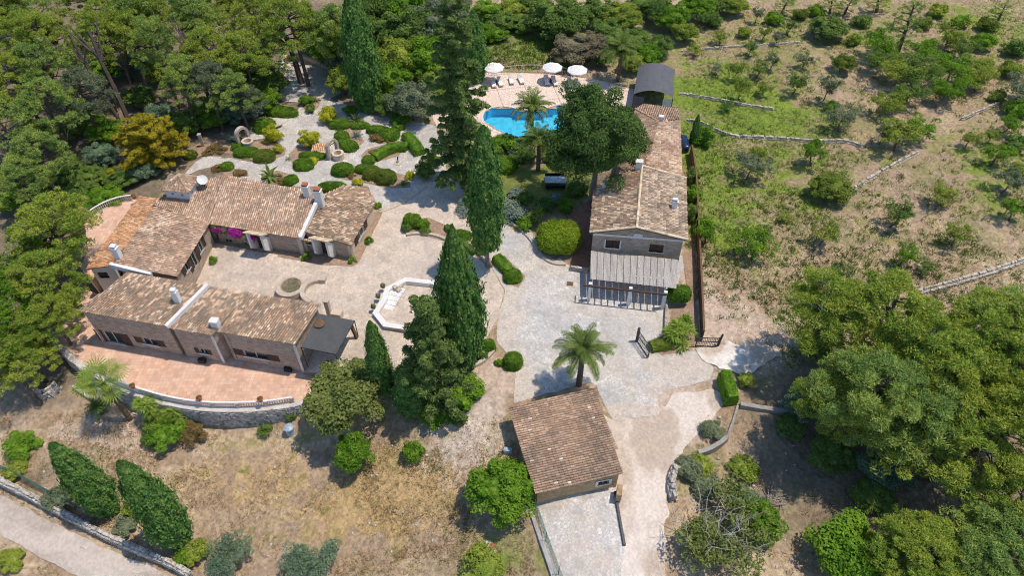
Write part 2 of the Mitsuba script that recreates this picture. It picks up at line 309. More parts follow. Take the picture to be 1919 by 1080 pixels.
scene['roof_tile'] = {'type': 'twosided', 'bsdf': {'type': 'diffuse', 'reflectance': {'type': 'mesh_attribute', 'name': 'vertex_color'}}}
mat('roof_channel', lambda p, n, uv: mix((.22, .145, .10), (.34, .24, .17), fbm(p.x * 2, p.y * 2, p.z * 2, 3)))
mat('dark_wood', lambda p, n, uv: mix((.055, .03, .022), (.10, .055, .04), noise(p.x * 4, p.y * 4, p.z * 14)), rough=.6)
mat('brown_wood', lambda p, n, uv: mix((.12, .075, .045), (.22, .145, .09), noise(p.x * 6, p.y * 6, p.z * 3)))
mat('pergola_cane', lambda p, n, uv: mix((.36, .34, .315), (.46, .435, .405), cell_rand(p.x * 3.1, 0)) * (.86 + .28 * fbm(p.x * 9, p.y * 1.2, 1., 2)))
mat('grey_cloth', lambda p, n, uv: mix((.085, .088, .09), (.12, .122, .125), fbm(p.x * 3, p.y * 3, p.z * 3, 3)))
mat('slate_cloth', lambda p, n, uv: mix((.115, .12, .135), (.15, .155, .17), fbm(p.x * 2, p.y * 2, p.z * 2, 3)))
mat('dark_metal', (.045, .047, .05), rough=.5)
mat('black_plastic', (.02, .02, .022), rough=.4)
mat('navy_cover', (.015, .03, .085), rough=.25)
mat('blue_grey_metal', (.33, .42, .5), rough=.4)
mat('green_mesh', (.06, .16, .12), rough=.7)
mat('terracotta_pot', (.36, .13, .07), rough=.7)
mat('window_glass', (.02, .028, .035), rough=.08, spec=.6)
mat('bark_pine', lambda p, n, uv: mix((.09, .07, .06), (.19, .15, .125), fbm(p.x * 6, p.y * 6, p.z * 2, 3)))
mat('bark_pale', lambda p, n, uv: mix((.20, .175, .15), (.33, .29, .25), fbm(p.x * 6, p.y * 6, p.z * 2, 3)))
mat('bare_bark', lambda p, n, uv: mix((.34, .31, .28), (.52, .49, .45), noise(p.x * 5, p.y * 5, p.z * 5)))
mat('palm_bark', lambda p, n, uv: mix((.10, .075, .055), (.22, .17, .125), noise(p.x * 5, p.y * 5, p.z * 12)))
mat('plant_core', (.02, .032, .012))
leafmat('leaf_pine', (.09, .135, .022), (.14, .17, .028), (.21, .22, .04), gain=2.55)
leafmat('leaf_pine_deep', (.065, .105, .028), (.115, .148, .034), (.165, .19, .05), gain=3.0)
leafmat('leaf_cypress', (.035, .085, .022), (.06, .11, .026), (.11, .16, .045), gain=2.7, f1=1.1)
leafmat('leaf_cedar', (.055, .092, .026), (.085, .125, .034), (.14, .175, .055), gain=2.3)
leafmat('leaf_carob', (.095, .125, .034), (.13, .158, .044), (.18, .20, .07), gain=1.75)
leafmat('leaf_lemon', (.30, .33, .025), (.40, .41, .035), (.50, .48, .06), gain=1.25)
leafmat('leaf_lime', (.10, .155, .014), (.15, .21, .02), (.20, .26, .035), gain=1.9, f1=1.0)
leafmat('leaf_dark', (.040, .075, .022), (.060, .100, .026), (.095, .14, .04), gain=2.1)
leafmat('leaf_oak', (.055, .10, .024), (.09, .14, .03), (.13, .175, .05), gain=2.0)
leafmat('leaf_bright', (.065, .145, .014), (.11, .20, .02), (.16, .25, .035), gain=1.7)
leafmat('leaf_olive', (.10, .13, .075), (.14, .17, .095), (.20, .225, .14), gain=1.6)
leafmat('leaf_sage', (.15, .20, .16), (.20, .26, .21), (.28, .33, .28), gain=1.3)
leafmat('leaf_blue', (.08, .135, .085), (.115, .17, .10), (.18, .23, .15), gain=1.7)
leafmat('leaf_yellow_green', (.11, .155, .026), (.165, .205, .033), (.22, .25, .05), gain=1.9)
leafmat('leaf_gold', (.25, .21, .02), (.36, .31, .03), (.45, .39, .05), gain=1.2)
leafmat('leaf_hedge', (.05, .115, .014), (.085, .155, .018), (.13, .20, .03), gain=1.95, f1=1.3)
leafmat('leaf_hedge_olive', (.085, .12, .022), (.115, .155, .028), (.15, .19, .04), gain=1.7)
leafmat('leaf_palm', (.075, .12, .03), (.12, .17, .04), (.18, .22, .06), trans=.5, gain=1.45)
leafmat('leaf_fan', (.11, .18, .028), (.15, .22, .035), (.24, .28, .06), trans=.5, gain=1.6)
leafmat('leaf_rust', (.19, .135, .06), (.25, .17, .07), (.15, .16, .05), gain=1.2)
leafmat('leaf_grey_brown', (.17, .145, .095), (.23, .20, .13), (.15, .17, .08), gain=1.4)
leafmat('petal_magenta', (.42, .02, .30), (.55, .05, .42), (.6, .1, .5), gain=1.0)
leafmat('dry_straw', (.40, .30, .16), (.52, .40, .22), (.36, .29, .17), trans=.3, gain=1.0)
leafmat('dry_twigs', (.30, .27, .23), (.40, .37, .33), (.25, .22, .18), trans=.1, gain=1.0)
leafmat('weed_green', (.10, .155, .035), (.15, .20, .045), (.21, .24, .07), gain=1.3)

# ------------------------------------------------------------------ plant kit: shapes are modelled once, then planted
def unit(v):
    return v / (np.linalg.norm(v, axis=-1, keepdims=True) + 1e-9)
def blades(c, n, size, asp, rng, spread=1.0, diamond=True, along=None):
    """leaf-sized faces at c, facing roughly n (spread: how randomly)"""
    N = len(c); size = np.broadcast_to(size, (N,))[:, None]
    n = unit(n + rng.normal(size=(N, 3)) * spread * .6)
    t = rng.normal(size=(N, 3)) if along is None else along + rng.normal(size=(N, 3)) * .35
    t = unit(t - n * (t * n).sum(1, keepdims=True)); b = np.cross(n, t)
    if diamond:
        v = np.stack([c - t * size, c + b * size * asp, c + t * size, c - b * size * asp], 1).reshape(-1, 3)
        k = np.arange(N)[:, None] * 4
        f = np.vstack([k + [0, 1, 2], k + [0, 2, 3]])
    else:
        v = np.stack([c - b * size * asp, c + b * size * asp, c + t * size * 1.7], 1).reshape(-1, 3)
        f = np.arange(N)[:, None] * 3 + [0, 1, 2]
    return trimesh.Trimesh(v, f, process=False)
def sphere_dirs(N, rng):
    return unit(rng.normal(size=(N, 3)))
def clumps(cen, rad, per, size, asp, rng, flat=.8, low=-.35, spread=.9, diamond=True, up=.35, spiky=False):
    """foliage clumps: leaves through the outer shell of each clump"""
    out_c, out_n, out_d = [], [], []
    for c, r in zip(cen, rad):
        d = sphere_dirs(int(per * 1.6), rng); d = d[d[:, 2] > low][:per]
        rr = r * rng.uniform(.62, 1.05, len(d))[:, None] * (1 + .25 * (meshkit.noise(d * 2.3 + c) - .5))[:, None]
        out_c.append(c + d * rr * [1, 1, flat]); out_n.append(d + [0, 0, up]); out_d.append(d + [0, 0, .7])
    c, n = np.vstack(out_c), np.vstack(out_n)
    if spiky: return blades(c, rng.normal(size=n.shape) + n * .4, size * rng.uniform(.7, 1.35, len(c)), asp, rng, spread, diamond, np.vstack(out_d))
    return blades(c, n, size * rng.uniform(.7, 1.35, len(c)), asp, rng, spread, diamond)
def limb(a, b, r0, r1, rng, bend=.12, k=6):
    a, b = np.asarray(a, float), np.asarray(b, float); L = np.linalg.norm(b - a)
    s = np.linspace(0, 1, k)[:, None]
    off = np.cumsum(rng.normal(size=(k, 3)), 0) * L * bend / k; off -= off[:1]
    return tube(a + (b - a) * s + off * s, np.linspace(r0, r1, k), 6)

def make_pine(seed, H=12.0, R=4.2, K=105, trunkfrac=.45, lean=.12):
    rng = np.random.default_rng(seed)
    topx = rng.normal(size=2) * H * lean
    trunk_pts = np.array([[0, 0, -.5], [topx[0] * .15, topx[1] * .15, H * .3], [topx[0] * .5, topx[1] * .5, H * .6], [topx[0], topx[1], H * .92]])
    tr = [tube(smooth_path(trunk_pts, .8), np.linspace(.30, .07, len(smooth_path(trunk_pts, .8))), 8)]
    cen, rad = [], []
    for k in range(K):
        h = rng.uniform(trunkfrac, 1.0) ** .8
        u = (h - trunkfrac) / (1 - trunkfrac)
        env = R * (0.45 + .75 * math.sin(math.pi * min(1, .18 + .8 * u))) * (1 - .35 * u)
        a, q = rng.uniform(0, 2 * np.pi), rng.uniform(.25, 1) ** .55
        base = np.array([topx[0] * h, topx[1] * h, 0])
        c = base + [env * q * math.cos(a), env * q * math.sin(a), H * h * .96 + rng.normal() * .3]
        cen.append(c); rad.append(rng.uniform(.34, .86) * R / 4.2)
        if k % 3 == 0:
            tr.append(limb([base[0] * .9, base[1] * .9, H * (h - .10)], c - [0, 0, .2], .085, .025, rng))
    cr = clumps(np.array(cen), np.array(rad), 190, .17 * R / 4.2, .19, rng, flat=.62, low=-.2, spread=1.3, diamond=True, up=.5, spiky=True)
    return cr, cat_(tr)
def make_cypress(seed, H=10.0, R=1.6, bare=.02, N=15000, tip=.55):
    rng = np.random.default_rng(seed)
    z = rng.uniform(0, 1, N) ** .85; a = rng.uniform(0, 2 * np.pi, N)
    def prof(z):
        return np.clip(np.sin(np.clip(z * .9 + .10, 0, 1) * np.pi) ** tip, 0, 1) * (1 - .42 * z) * 1.18
    def lump(a, z):
        q = np.stack([np.cos(a) * R, np.sin(a) * R, z * H * .5], -1)
        n1, n2 = meshkit.noise(q * 1.1, seed), meshkit.noise(q * [2.6, 2.6, 2.2], seed + 3)
        return .70 + .34 * n1 + .50 * n2 ** 1.3
    r = R * prof(z) * lump(a, z) * (1 - .16 * rng.uniform(0, 1, N) ** 2) * np.where(rng.uniform(0, 1, N) > .90, rng.uniform(1.04, 1.3, N), 1)
    zb = H * bare
    c = np.stack([r * np.cos(a), r * np.sin(a), zb + z * (H - zb)], 1)
    n = np.stack([np.cos(a), np.sin(a), np.full(N, .45)], 1)
    along = np.stack([np.cos(a) * .5, np.sin(a) * .5, np.ones(N)], 1)
    cr = blades(c, n, .125 * rng.uniform(.7, 1.5, N) * (R / 1.6) ** .5, .5, rng, .75, True, along)
    zz = np.linspace(0, .97, 22); g = np.linspace(0, 2 * np.pi, 20, endpoint=False)
    A, Z = np.meshgrid(g, zz)
    rr = R * prof(Z) * lump(A, Z) * .80
    v = np.stack([rr * np.cos(A), rr * np.sin(A), zb + Z * (H - zb)], -1).reshape(-1, 3)
    i, j = np.meshgrid(np.arange(21), np.arange(20), indexing='ij')
    q = np.stack([i * 20 + j, i * 20 + (j + 1) % 20, (i + 1) * 20 + (j + 1) % 20, (i + 1) * 20 + j], -1).reshape(-1, 4)
    core = trimesh.Trimesh(v, np.vstack([q[:, [0, 1, 2]], q[:, [0, 2, 3]]]), process=False)
    tr = [limb([rng.normal() * .12, rng.normal() * .12, -.4], [rng.normal() * .3, rng.normal() * .3, H * max(.2, bare * 1.6)], .16, .07, rng, .03) for _ in range(5 if bare > .05 else 1)]
    return cat_([cr, core]), cat_(tr)
def make_broadleaf(seed, R=2.0, H=4.0, K=34, per=190, size=.13, asp=.55, trunk=True, flat=.85, rr=(.26, .46), qq=(.45, .86), core=True, wild=.35):
    rng = np.random.default_rng(seed)
    zc = H - R * flat
    d = sphere_dirs(K * 2, rng); d = d[d[:, 2] > -.55][:K]
    q = rng.uniform(*qq, len(d))[:, None]
    q = q * (1 + wild * (meshkit.noise(d * 1.7 + seed) - .5))[:, None]
    cen = d * q * R * [1, 1, flat] + [0, 0, zc]
    rad = rng.uniform(*rr, len(d)) * R
    cr = clumps(cen, rad, per, size, asp, rng, flat=.85, spread=.9)
    ms = [cr]
    if core:
        ico = trimesh.creation.icosphere(2, R * .62); ico.vertices *= [1, 1, flat]
        ico.vertices *= (1 + .4 * (meshkit.noise(ico.vertices / R * 2.5 + seed) - .5))[:, None]; ico.apply_translation([0, 0, zc]); ms.append(trimesh.Trimesh(ico.vertices, ico.faces, process=False))
    tr = [limb([0, 0, -.4], [rng.normal() * .15 * R, rng.normal() * .15 * R, zc * .75], .075 * R, .05 * R, rng)]
    for k in range(6):
        c = cen[rng.integers(len(cen))]
        tr.append(limb([0, 0, zc * .55], c, .045 * R, .012 * R, rng))
    return cat_(ms), cat_(tr)
def make_sparse(seed, R=1.6, H=3.2, K=26, per=60, size=.10, asp=.4, lean=.15, tw=.05):
    """orchard tree: open crown, trunk and limbs in view"""
    rng = np.random.default_rng(seed)
    fork = np.array([rng.normal() * lean * H, rng.normal() * lean * H, H * .38])
    tr = [limb([0, 0, -.3], fork, tw * 1.8, tw * 1.3, rng, .2)]
    cen, rad = [], []
    for k in range(5):
        a = k * 2 * np.pi / 5 + rng.normal() * .4
        e = fork + [R * .62 * math.cos(a), R * .62 * math.sin(a), H * rng.uniform(.25, .5)]
        tr.append(limb(fork, e, tw, tw * .35, rng, .25))
        for j in range(max(2, K // 5)):
            s = rng.uniform(.45, 1.15)
            c = fork + (e - fork) * s + rng.normal(size=3) * R * .2
            cen.append(c); rad.append(rng.uniform(.15, .34) * R)
            if j % 3 == 0: tr.append(limb(fork + (e - fork) * .6, c, tw * .4, tw * .12, rng))
    return clumps(np.array(cen), np.array(rad), per, size, asp, rng, flat=.8, low=-.6, spread=1.3), cat_(tr)
def make_cedar(seed, H=16.0, R=3.6, bare=.12, N=46, size=.17, droop=-.18, per=120, tp=.75):
    rng = np.random.default_rng(seed)
    tr = [tube([[0, 0, -.5], [rng.normal() * .1, rng.normal() * .1, H * .5], [0, 0, H * .98]], [.34, .2, .03], 8)]
    cen, rad = [], []
    for k in range(N):
        u = (k + .5) / N
        h = bare + (1 - bare) * u
        L = R * (1 - u) ** tp * rng.uniform(.7, 1.12) + .25
        a = k * 2.4 + rng.normal() * .35
        e = np.array([L * math.cos(a), L * math.sin(a), H * h + droop * L])
        tr.append(limb([0, 0, H * h], e, .07, .015, rng, .1, 4))
        m = max(2, int(L / .55))
        for j in range(m):
            s = (j + .8) / m
            cen.append(e * [s, s, 0] + [0, 0, H * h + droop * L * s ** 1.5] + rng.normal(size=3) * .22); rad.append((.35 + .35 * (1 - s)) * (R / 3.6) ** .5 * rng.uniform(.8, 1.25))
    return clumps(np.array(cen), np.array(rad), per, size, .32, rng, flat=.55, low=-.3, spread=1.1, up=.5), cat_(tr)
def make_dome(seed, rx=1.0, ry=1.0, h=1.0, N=2600, size=.06, lump=.10, z0=0.0, flat_top=.0):
    """a clipped bush: small leaves over a rounded body"""
    rng = np.random.default_rng(seed)
    d = sphere_dirs(int(N * 1.5), rng); d = d[d[:, 2] > -.12][:N]
    def shape(d):
        e = np.sign(d) * np.abs(d) ** .82
        k = 1 + lump * 2 * (meshkit.fbm(d * 1.8 + seed * 3.1, 2) - .5)
        k = k * (1 + .12 * (meshkit.noise(d * [rx, ry, h] * 3.2 + seed) - .5))
        return e * k[:, None] * [rx, ry, h] + [0, 0, z0]
    c = shape(d) * (1 + np.abs(rng.normal(size=len(d))) * .045 - .02)[:, None]
    n = unit(d / [rx, ry, h])
    cr = blades(c, n, size * rng.uniform(.7, 1.6, len(c)), .55, rng, 1.1)
    ico = trimesh.creation.icosphere(3); ico = trimesh.Trimesh(shape(ico.vertices) * .95, ico.faces, process=False)
    ico.vertices[:, 2] = np.maximum(ico.vertices[:, 2], -.3 + (z0 > .3) * z0)
    return cat_([cr, ico])
def make_hedge(path, w, h, seed, size=.06, dens=90):
    """a clipped hedge along a path"""
    rng = np.random.default_rng(seed); p = smooth_path(path, .25) if len(path) > 2 else np.linspace(path[0], path[1], 12)
    L = np.linalg.norm(np.diff(p, axis=0), axis=1).sum(); N = int(L * (w + 2 * h) * dens)
    u = rng.uniform(0, 1, N); i = np.clip((u * (len(p) - 1)).astype(int), 0, len(p) - 2); s = u * (len(p) - 1) - i
    c0 = p[i] + (p[i + 1] - p[i]) * s[:, None]; t = unit(np.gradient(p, axis=0))[i]; nn = np.stack([-t[:, 1], t[:, 0]], 1)
    a = rng.uniform(-.15, np.pi + .15, N); e = lambda v: np.sign(v) * np.abs(v) ** .6
    taper = np.clip(np.minimum(u, 1 - u) * L / (w * .5), 0, 1) ** .5 * .6 + .4
    k = 1 + .22 * (meshkit.fbm(np.c_[c0 * 1.3, a], 2, seed) - .5)
    off, z = e(np.cos(a)) * w / 2 * taper * k, np.maximum(e(np.sin(a)), -.1) * h * k * (taper * .35 + .65)
    zg = ground(c0[:, 0], c0[:, 1])
    c = np.c_[c0 + nn * off[:, None], zg + z]
    n = np.c_[nn * np.cos(a)[:, None], np.sin(a)]
    cr = blades(c, n, size * rng.uniform(.7, 1.4, N), .6, rng, .7)
    zz = ground(p[:, 0], p[:, 1])
    cores = [ribbon(p, w * f, zz - .2, zz + h * g) for f, g in ((.82, .6), (.62, .86))]
    return cat_([cr, *cores])
def frond_mesh(seed, L=3.0, arch=1.0, leaflets=34, lw=.045, ll=.55):
    rng = np.random.default_rng(seed)
    s = np.linspace(0, 1, 12); ang = np.radians(68) * (1 - s * 0) - s * arch * 1.75
    x = np.cumsum(np.cos(ang)) * L / 12; z = np.cumsum(np.sin(ang)) * L / 12
    P = np.stack([x, np.zeros(12), z], 1); P = np.vstack([[0, 0, 0], P])
    m = [tube(P, np.linspace(.035, .008, 13), 4)]
    v, f = [], []
    for k in range(leaflets):
        u = .14 + .85 * k / leaflets; i = min(int(u * 12), 11); w = u * 12 - i
        o = P[i] + (P[i + 1] - P[i]) * w; t = unit(P[i + 1] - P[i])
        ln = ll * (math.sin(math.pi * min(1, .12 + u * .86)) ** .6) * rng.uniform(.85, 1.1)
        for sgn in (-1, 1):
            d = unit(t * .75 + np.array([0, sgn, 0]) * 1.0 + np.array([0, 0, .18 - .3 * u]) + rng.normal(size=3) * .06)
            mid = o + d * ln * .55; tip = o + d * ln + [0, 0, -.16 * ln]
            wv = t * lw
            b = len(v); v += [o - wv * .5, o + wv * .5, mid - wv, mid + wv, tip]
            f += [[b, b + 1, b + 3], [b, b + 3, b + 2], [b + 2, b + 3, b + 4]]
    m.append(trimesh.Trimesh(np.array(v), np.array(f), process=False))
    return cat_(m)
def fan_mesh(seed, L=1.3, R=.95, n=20):
    rng = np.random.default_rng(seed)
    tip = np.array([L * .82, 0, L * .45]); v, f = [], []
    m = [tube([[0, 0, 0], tip * [.55, 1, .7], tip], [.03, .022, .016], 4)]
    for k in range(n):
        a = (k / (n - 1) - .5) * math.radians(290)
        d = unit(np.array([math.cos(a) * .9, math.sin(a), .25 - .5 * abs(a) / 2.5])); r = R * rng.uniform(.85, 1.08)
        sd = unit(np.cross(d, [0, 0, 1.0])) * .036
        b = len(v); v += [tip, tip + d * r * .6 - sd, tip + d * r * .6 + sd, tip + d * r + [0, 0, -.22 * r]]
        f += [[b, b + 1, b + 2], [b + 1, b + 3, b + 2]]
    m.append(trimesh.Trimesh(np.array(v), np.array(f), process=False))
    return cat_(m)
def rosette_mesh(seed, n=34, L=.6, w=.05, zmin=-.15, curve=.3):
    rng = np.random.default_rng(seed); v, f = [], []
    for k in range(n):
        a = k * 2.4 + rng.normal() * .2; el = math.asin(rng.uniform(zmin, .98)); r = L * rng.uniform(.8, 1.1)
        d = np.array([math.cos(a) * math.cos(el), math.sin(a) * math.cos(el), math.sin(el)]); sd = unit(np.cross(d, [0, 0, 1.01])) * w
        b = len(v); v += [sd * .4, -sd * .4, d * r * .5 + sd, d * r * .5 - sd, d * r + [0, 0, -curve * r * math.cos(el)]]
        f += [[b, b + 1, b + 3], [b, b + 3, b + 2], [b + 2, b + 3, b + 4]]
    return trimesh.Trimesh(np.array(v), np.array(f), process=False)

SHAPES = {}
def group_of(name, mesh, m):
    """a modelled shape kept for copies"""
    key = f'shape_{name}_{m}'
    if key not in scene:
        if name not in SHAPES: SHAPES[name] = mikit.ply(mesh() if callable(mesh) else mesh, None)
        scene[key] = {'type': 'shapegroup', 'part': {**SHAPES[name], 'bsdf': {'type': 'ref', 'id': m}}}
    return key
def copy_of(group, M):
    return {'type': 'instance', 'group': {'type': 'ref', 'id': group}, 'to_world': T(M.tolist())}
def xform(p, rot=0.0, s=1.0, sz=None, tilt=0.0, tdir=0.0):
    sz = sz or s
    c, n = math.cos(rot), math.sin(rot)
    M = np.eye(4); M[:3, :3] = np.array([[c, -n, 0], [n, c, 0], [0, 0, 1]]) @ np.diag([s, s, sz])
    if tilt:
        k = np.array([-math.sin(tdir), math.cos(tdir), 0]); K = np.array([[0, -k[2], k[1]], [k[2], 0, -k[0]], [-k[1], k[0], 0]])
        M[:3, :3] = (np.eye(3) + math.sin(tilt) * K + (1 - math.cos(tilt)) * K @ K) @ M[:3, :3]
    M[:3, 3] = p
    return M
KINDS = {  # kind: (variants, maker, height and radius as modelled, bark, share of the height at which the crown's middle stands)
    'pine': (4, lambda s: make_pine(s), 12.0, 4.2, 'bark_pine', .78),
    'young_pine': (2, lambda s: make_pine(s + 40, 6.5, 2.2, 60, .25, .06), 6.5, 2.2, 'bark_pine', .65),
    'cypress': (2, lambda s: make_cypress(s + 3), 10.0, 1.6, 'bark_pale', .5),
    'standard_cypress': (1, lambda s: make_cypress(s + 8, 13.0, 1.8, .17, 20000, .5), 13.0, 1.8, 'bark_pale', .5),
    'broad_cypress': (2, lambda s: make_cypress(s + 11, 11.0, 2.7, .01, 24000, .8), 11.0, 2.7, 'bark_pale', .5),
    'oak': (3, lambda s: make_broadleaf(s + 20, 2.6, 5.0, 56, 230, .125, rr=(.16, .36), qq=(.42, .97)), 5.0, 2.6, 'bark_pine', .55),
    'bush': (3, lambda s: make_broadleaf(s + 30, 1.2, 1.8, 22, 130, .09), 1.8, 1.2, 'bark_pine', .45),
    'shrub': (3, lambda s: make_broadleaf(s + 35, .8, 1.0, 14, 90, .08, core=False), 1.0, .8, 'bark_pine', .4),
    'orchard': (4, lambda s: make_sparse(s + 50, K=30, per=85), 3.2, 1.6, 'bark_pine', .62),
    'open_tree': (3, lambda s: make_sparse(s + 60, 2.6, 4.6, 55, 110, .12, .42, .08, .07), 4.6, 2.6, 'bark_pale', .62),
    'cedar': (1, lambda s: make_cedar(s + 70, 22.0, 4.0, .08, 95, .19, -.1, 120, .55), 22.0, 4.0, 'bark_pine', .5),
    'low_cedar': (1, lambda s: make_cedar(s + 73, 9.5, 4.0, .05, 60, .17, -.12, 130, .7), 9.5, 4.0, 'bark_pine', .35),
    'round_conifer': (1, lambda s: make_broadleaf(s + 77, 5.4, 12.5, 110, 420, .15, .4, flat=.9, rr=(.13, .27), qq=(.6, .98), wild=.7), 12.5, 5.4, 'bark_pale', .6),
    'golden_conifer': (1, lambda s: make_cedar(s + 80, 7.5, 5.0, .08, 62, .16, .22, 120, .45), 7.5, 5.0, 'bark_pine', .45),
    'sprig': (2, lambda s: make_sparse(s + 90, .9, 1.5, 12, 40, .07, .4, .1, .02), 1.5, .9, 'bark_pine', .6),
}
TREE_N = [0]
def plant(name, kind, leaf, place, H=None, R=None, label=None, cat='tree', group=None, rot=None, variant=None):
    nv, maker, h0, r0, bark, _ = KINDS[kind]
    TREE_N[0] += 1; rng = np.random.default_rng(TREE_N[0] * 7 + 1)
    v = rng.integers(nv) if variant is None else variant % nv
    nm = f'{kind}_{v}'
    if nm + '_crown' not in SHAPES:
        cr, tr = maker(int(v))
        SHAPES[nm + '_crown'] = mikit.ply(cr, None); SHAPES[nm + '_trunk'] = mikit.ply(tr, None)
    key = thing(name, label, cat, group)
    s, sz = (R or r0) / r0, (H or h0) / h0
    M = xform(place, rng.uniform(0, 6.28) if rot is None else rot, s, sz)
    scene[key + '__crown'] = copy_of(group_of(nm + '_crown', None, leaf), M)
    if kind not in ('shrub',):
        scene[key + '__trunk'] = copy_of(group_of(nm + '_trunk', None, bark), M)
    return key
def crown_at(px, py, hc):
    """where a plant stands whose crown's middle, hc metres above the ground, is seen at this image point"""
    p = G(px, py, hc); p[2] = float(ground(p[0], p[1])) ; return p
def grow(name, kind, leaf, spots, label, cat='tree', group=None):
    """plants of one sort; spots: (px, py of the crown's middle, height, radius); label: one text per plant, or a text with {} for the ordinal from the left"""
    order = {i: k for k, i in enumerate(sorted(range(len(spots)), key=lambda i: spots[i][0]))}
    for i, (px, py, H, R) in enumerate(spots):
        f = KINDS[kind][5]
        text = label[i] if isinstance(label, (list, tuple)) else label.format(ORD[order[i]])
        plant(name, kind, leaf if isinstance(leaf, str) else leaf[i % len(leaf)], crown_at(px, py, H * f), H, R, text, cat, group)
def standing(base, top_py):
    """height of an upright thing that stands at base and ends at image row top_py"""
    lo, hi = 0.0, 40.0
    for _ in range(40):
        m = (lo + hi) / 2; v = base + [0, 0, m] - EYE
        y = 540 - FPX * (v @ UP) / (v @ FW)
        lo, hi = (m, hi) if y > top_py else (lo, m)
    return lo
def palm(name, base, H, nf, L, label, leaf='leaf_palm', group=None, frond='frond', trunk_r=.26, lift=(-.75, .5), lean=(0, 0), bark='palm_bark'):
    rng = np.random.default_rng(int(abs(base[0]) * 100) + 5)
    key = thing(name, label, 'palm', group)
    top = np.array([base[0] + lean[0], base[1] + lean[1], base[2] + H])
    pts = smooth_path([base - [0, 0, .4], base + [lean[0] * .3, lean[1] * .3, H * .45], top], .25)
    rr = trunk_r * (1 + .12 * (np.arange(len(pts)) % 2)) * np.linspace(1.15, .9, len(pts))
    part(key, 'trunk', ply(tube(pts, rr, 10), bark))
    for k in range(nf):
        u = (k + .5) / nf
        M = xform(top + [0, 0, .15], k * 2.4 + rng.normal() * .15, L * rng.uniform(.85, 1.1), None, 0)
        t = lift[0] + (lift[1] - lift[0]) * u + rng.normal() * .08
        M = M @ np.array([[math.cos(t), 0, math.sin(t), 0], [0, 1, 0, 0], [-math.sin(t), 0, math.cos(t), 0], [0, 0, 0, 1]])
        v = k % 3
        nm = f'{frond}_{v}'
        part(key, 'frond', copy_of(group_of(nm, (lambda: frond_mesh(v, 1.0, .85 + .28 * v, 30, .011, .2)) if frond == 'frond' else (lambda: fan_mesh(v)), leaf), M))
    return key
def dome(name, px, py, rx, ry, h, label, leaf='leaf_hedge', cat='clipped bush', group='clipped dome bushes of the rock garden', rot=0.0, z0=0.0):
    """rx, ry, h in metres; px, py: the middle of the dome in view"""
    p = crown_at(px, py, h * .45 + z0)
    key = thing(name, label, cat, group)
    S = max(rx, ry)
    m = make_dome(len(USED) % 91, rx, ry, h, int(1500 + 2600 * S * S), .055, .12, z0)
    m.apply_transform(xform(p, rot))
    scene[key + '__foliage'] = ply(m, leaf)
    return key, p

# ------------------------------------------------------------------ the setting
def grid_mesh():
    xs = np.concatenate([np.linspace(-700, -112, 25)[:-1], np.arange(-112, 112, .75), np.linspace(112, 700, 25)])
    ys = np.concatenate([np.linspace(-400, 8, 15)[:-1], np.arange(8, 150, .75), np.linspace(150, 900, 25)])
    X, Y = np.meshgrid(xs, ys, indexing='ij')
    Z = ground(X, Y)
    near = np.clip(1 - np.maximum(np.abs(X) - 100, 0) / 60, 0, 1)
    paved = shapely.contains_xy(PAVED, X, Y)
    Z = Z + (meshkit.fbm(np.stack([X * .45, Y * .45, X * 0], -1), 3, 5) - .5) * .28 * near * np.where(paved, .0, 1) - np.where(paved, .03, 0)
    nx, ny = len(xs), len(ys)
    i, j = np.meshgrid(np.arange(nx - 1), np.arange(ny - 1), indexing='ij')
    q = np.stack([i * ny + j, (i + 1) * ny + j, (i + 1) * ny + j + 1, i * ny + j + 1], -1).reshape(-1, 4)
    v = np.stack([X, Y, Z], -1).reshape(-1, 3)
    c = v[q].mean(1)
    q = q[~shapely.contains_xy(POOL_HOLE.buffer(-.2), c[:, 0], c[:, 1])]
    return trimesh.Trimesh(v, np.vstack([q[:, [0, 1, 2]], q[:, [0, 2, 3]]]), process=False)
COURT = GP([(350, 540), (395, 455), (480, 472), (565, 485), (660, 495), (712, 395), (775, 355), (800, 340), (868, 345), (880, 420), (895, 470), (920, 500), (945, 545), (930, 600), (905, 650), (870, 688), (740, 690), (700, 700), (650, 700), (560, 700), (560, 640), (480, 600)])
FORE = GP([(868, 350), (905, 360), (960, 430), (1005, 440), (1068, 500), (1100, 495), (1100, 480), (1290, 480), (1262, 560), (1245, 600), (1243, 640), (1245, 655), (1300, 655), (1340, 690), (1330, 712), (1262, 730), (1230, 742), (1236, 778), (1150, 790), (1110, 715), (962, 760), (968, 690), (930, 640), (934, 600), (948, 545), (922, 500), (897, 470), (882, 420)])
GARDEN = GP([(338, 335), (365, 305), (385, 292), (430, 296), (470, 304), (500, 305), (535, 290), (528, 272), (505, 258), (480, 262), (455, 262), (470, 240), (500, 222), (540, 218), (560, 205), (566, 186), (600, 186), (640, 192), (690, 215), (760, 225), (815, 235), (838, 290), (835, 330), (800, 345), (770, 357), (757, 385), (712, 395), (690, 350), (560, 350), (445, 335), (430, 318), (405, 311), (375, 318)])
UPPER_PATIO = GP([(512, 165), (528, 125), (560, 110), (625, 135), (640, 175), (600, 195), (530, 190)])
DECK = GP([(872, 150), (900, 137), (960, 136), (1040, 140), (1110, 147), (1190, 168), (1195, 215), (1120, 235), (1080, 270), (940, 268), (900, 255), (880, 230), (820, 240), (800, 200), (840, 165)])
LAWN = GP([(925, 300), (1000, 320), (1060, 305), (1110, 330), (1100, 370), (1000, 375), (940, 370), (925, 340)])
DRIVE = GP([(1150, 791), (1236, 779), (1262, 742), (1345, 730), (1372, 745), (1330, 790), (1275, 850), (1252, 900), (1250, 960), (1246, 1120), (1160, 1120), (1172, 1020), (1150, 925), (1130, 880), (1105, 760)])
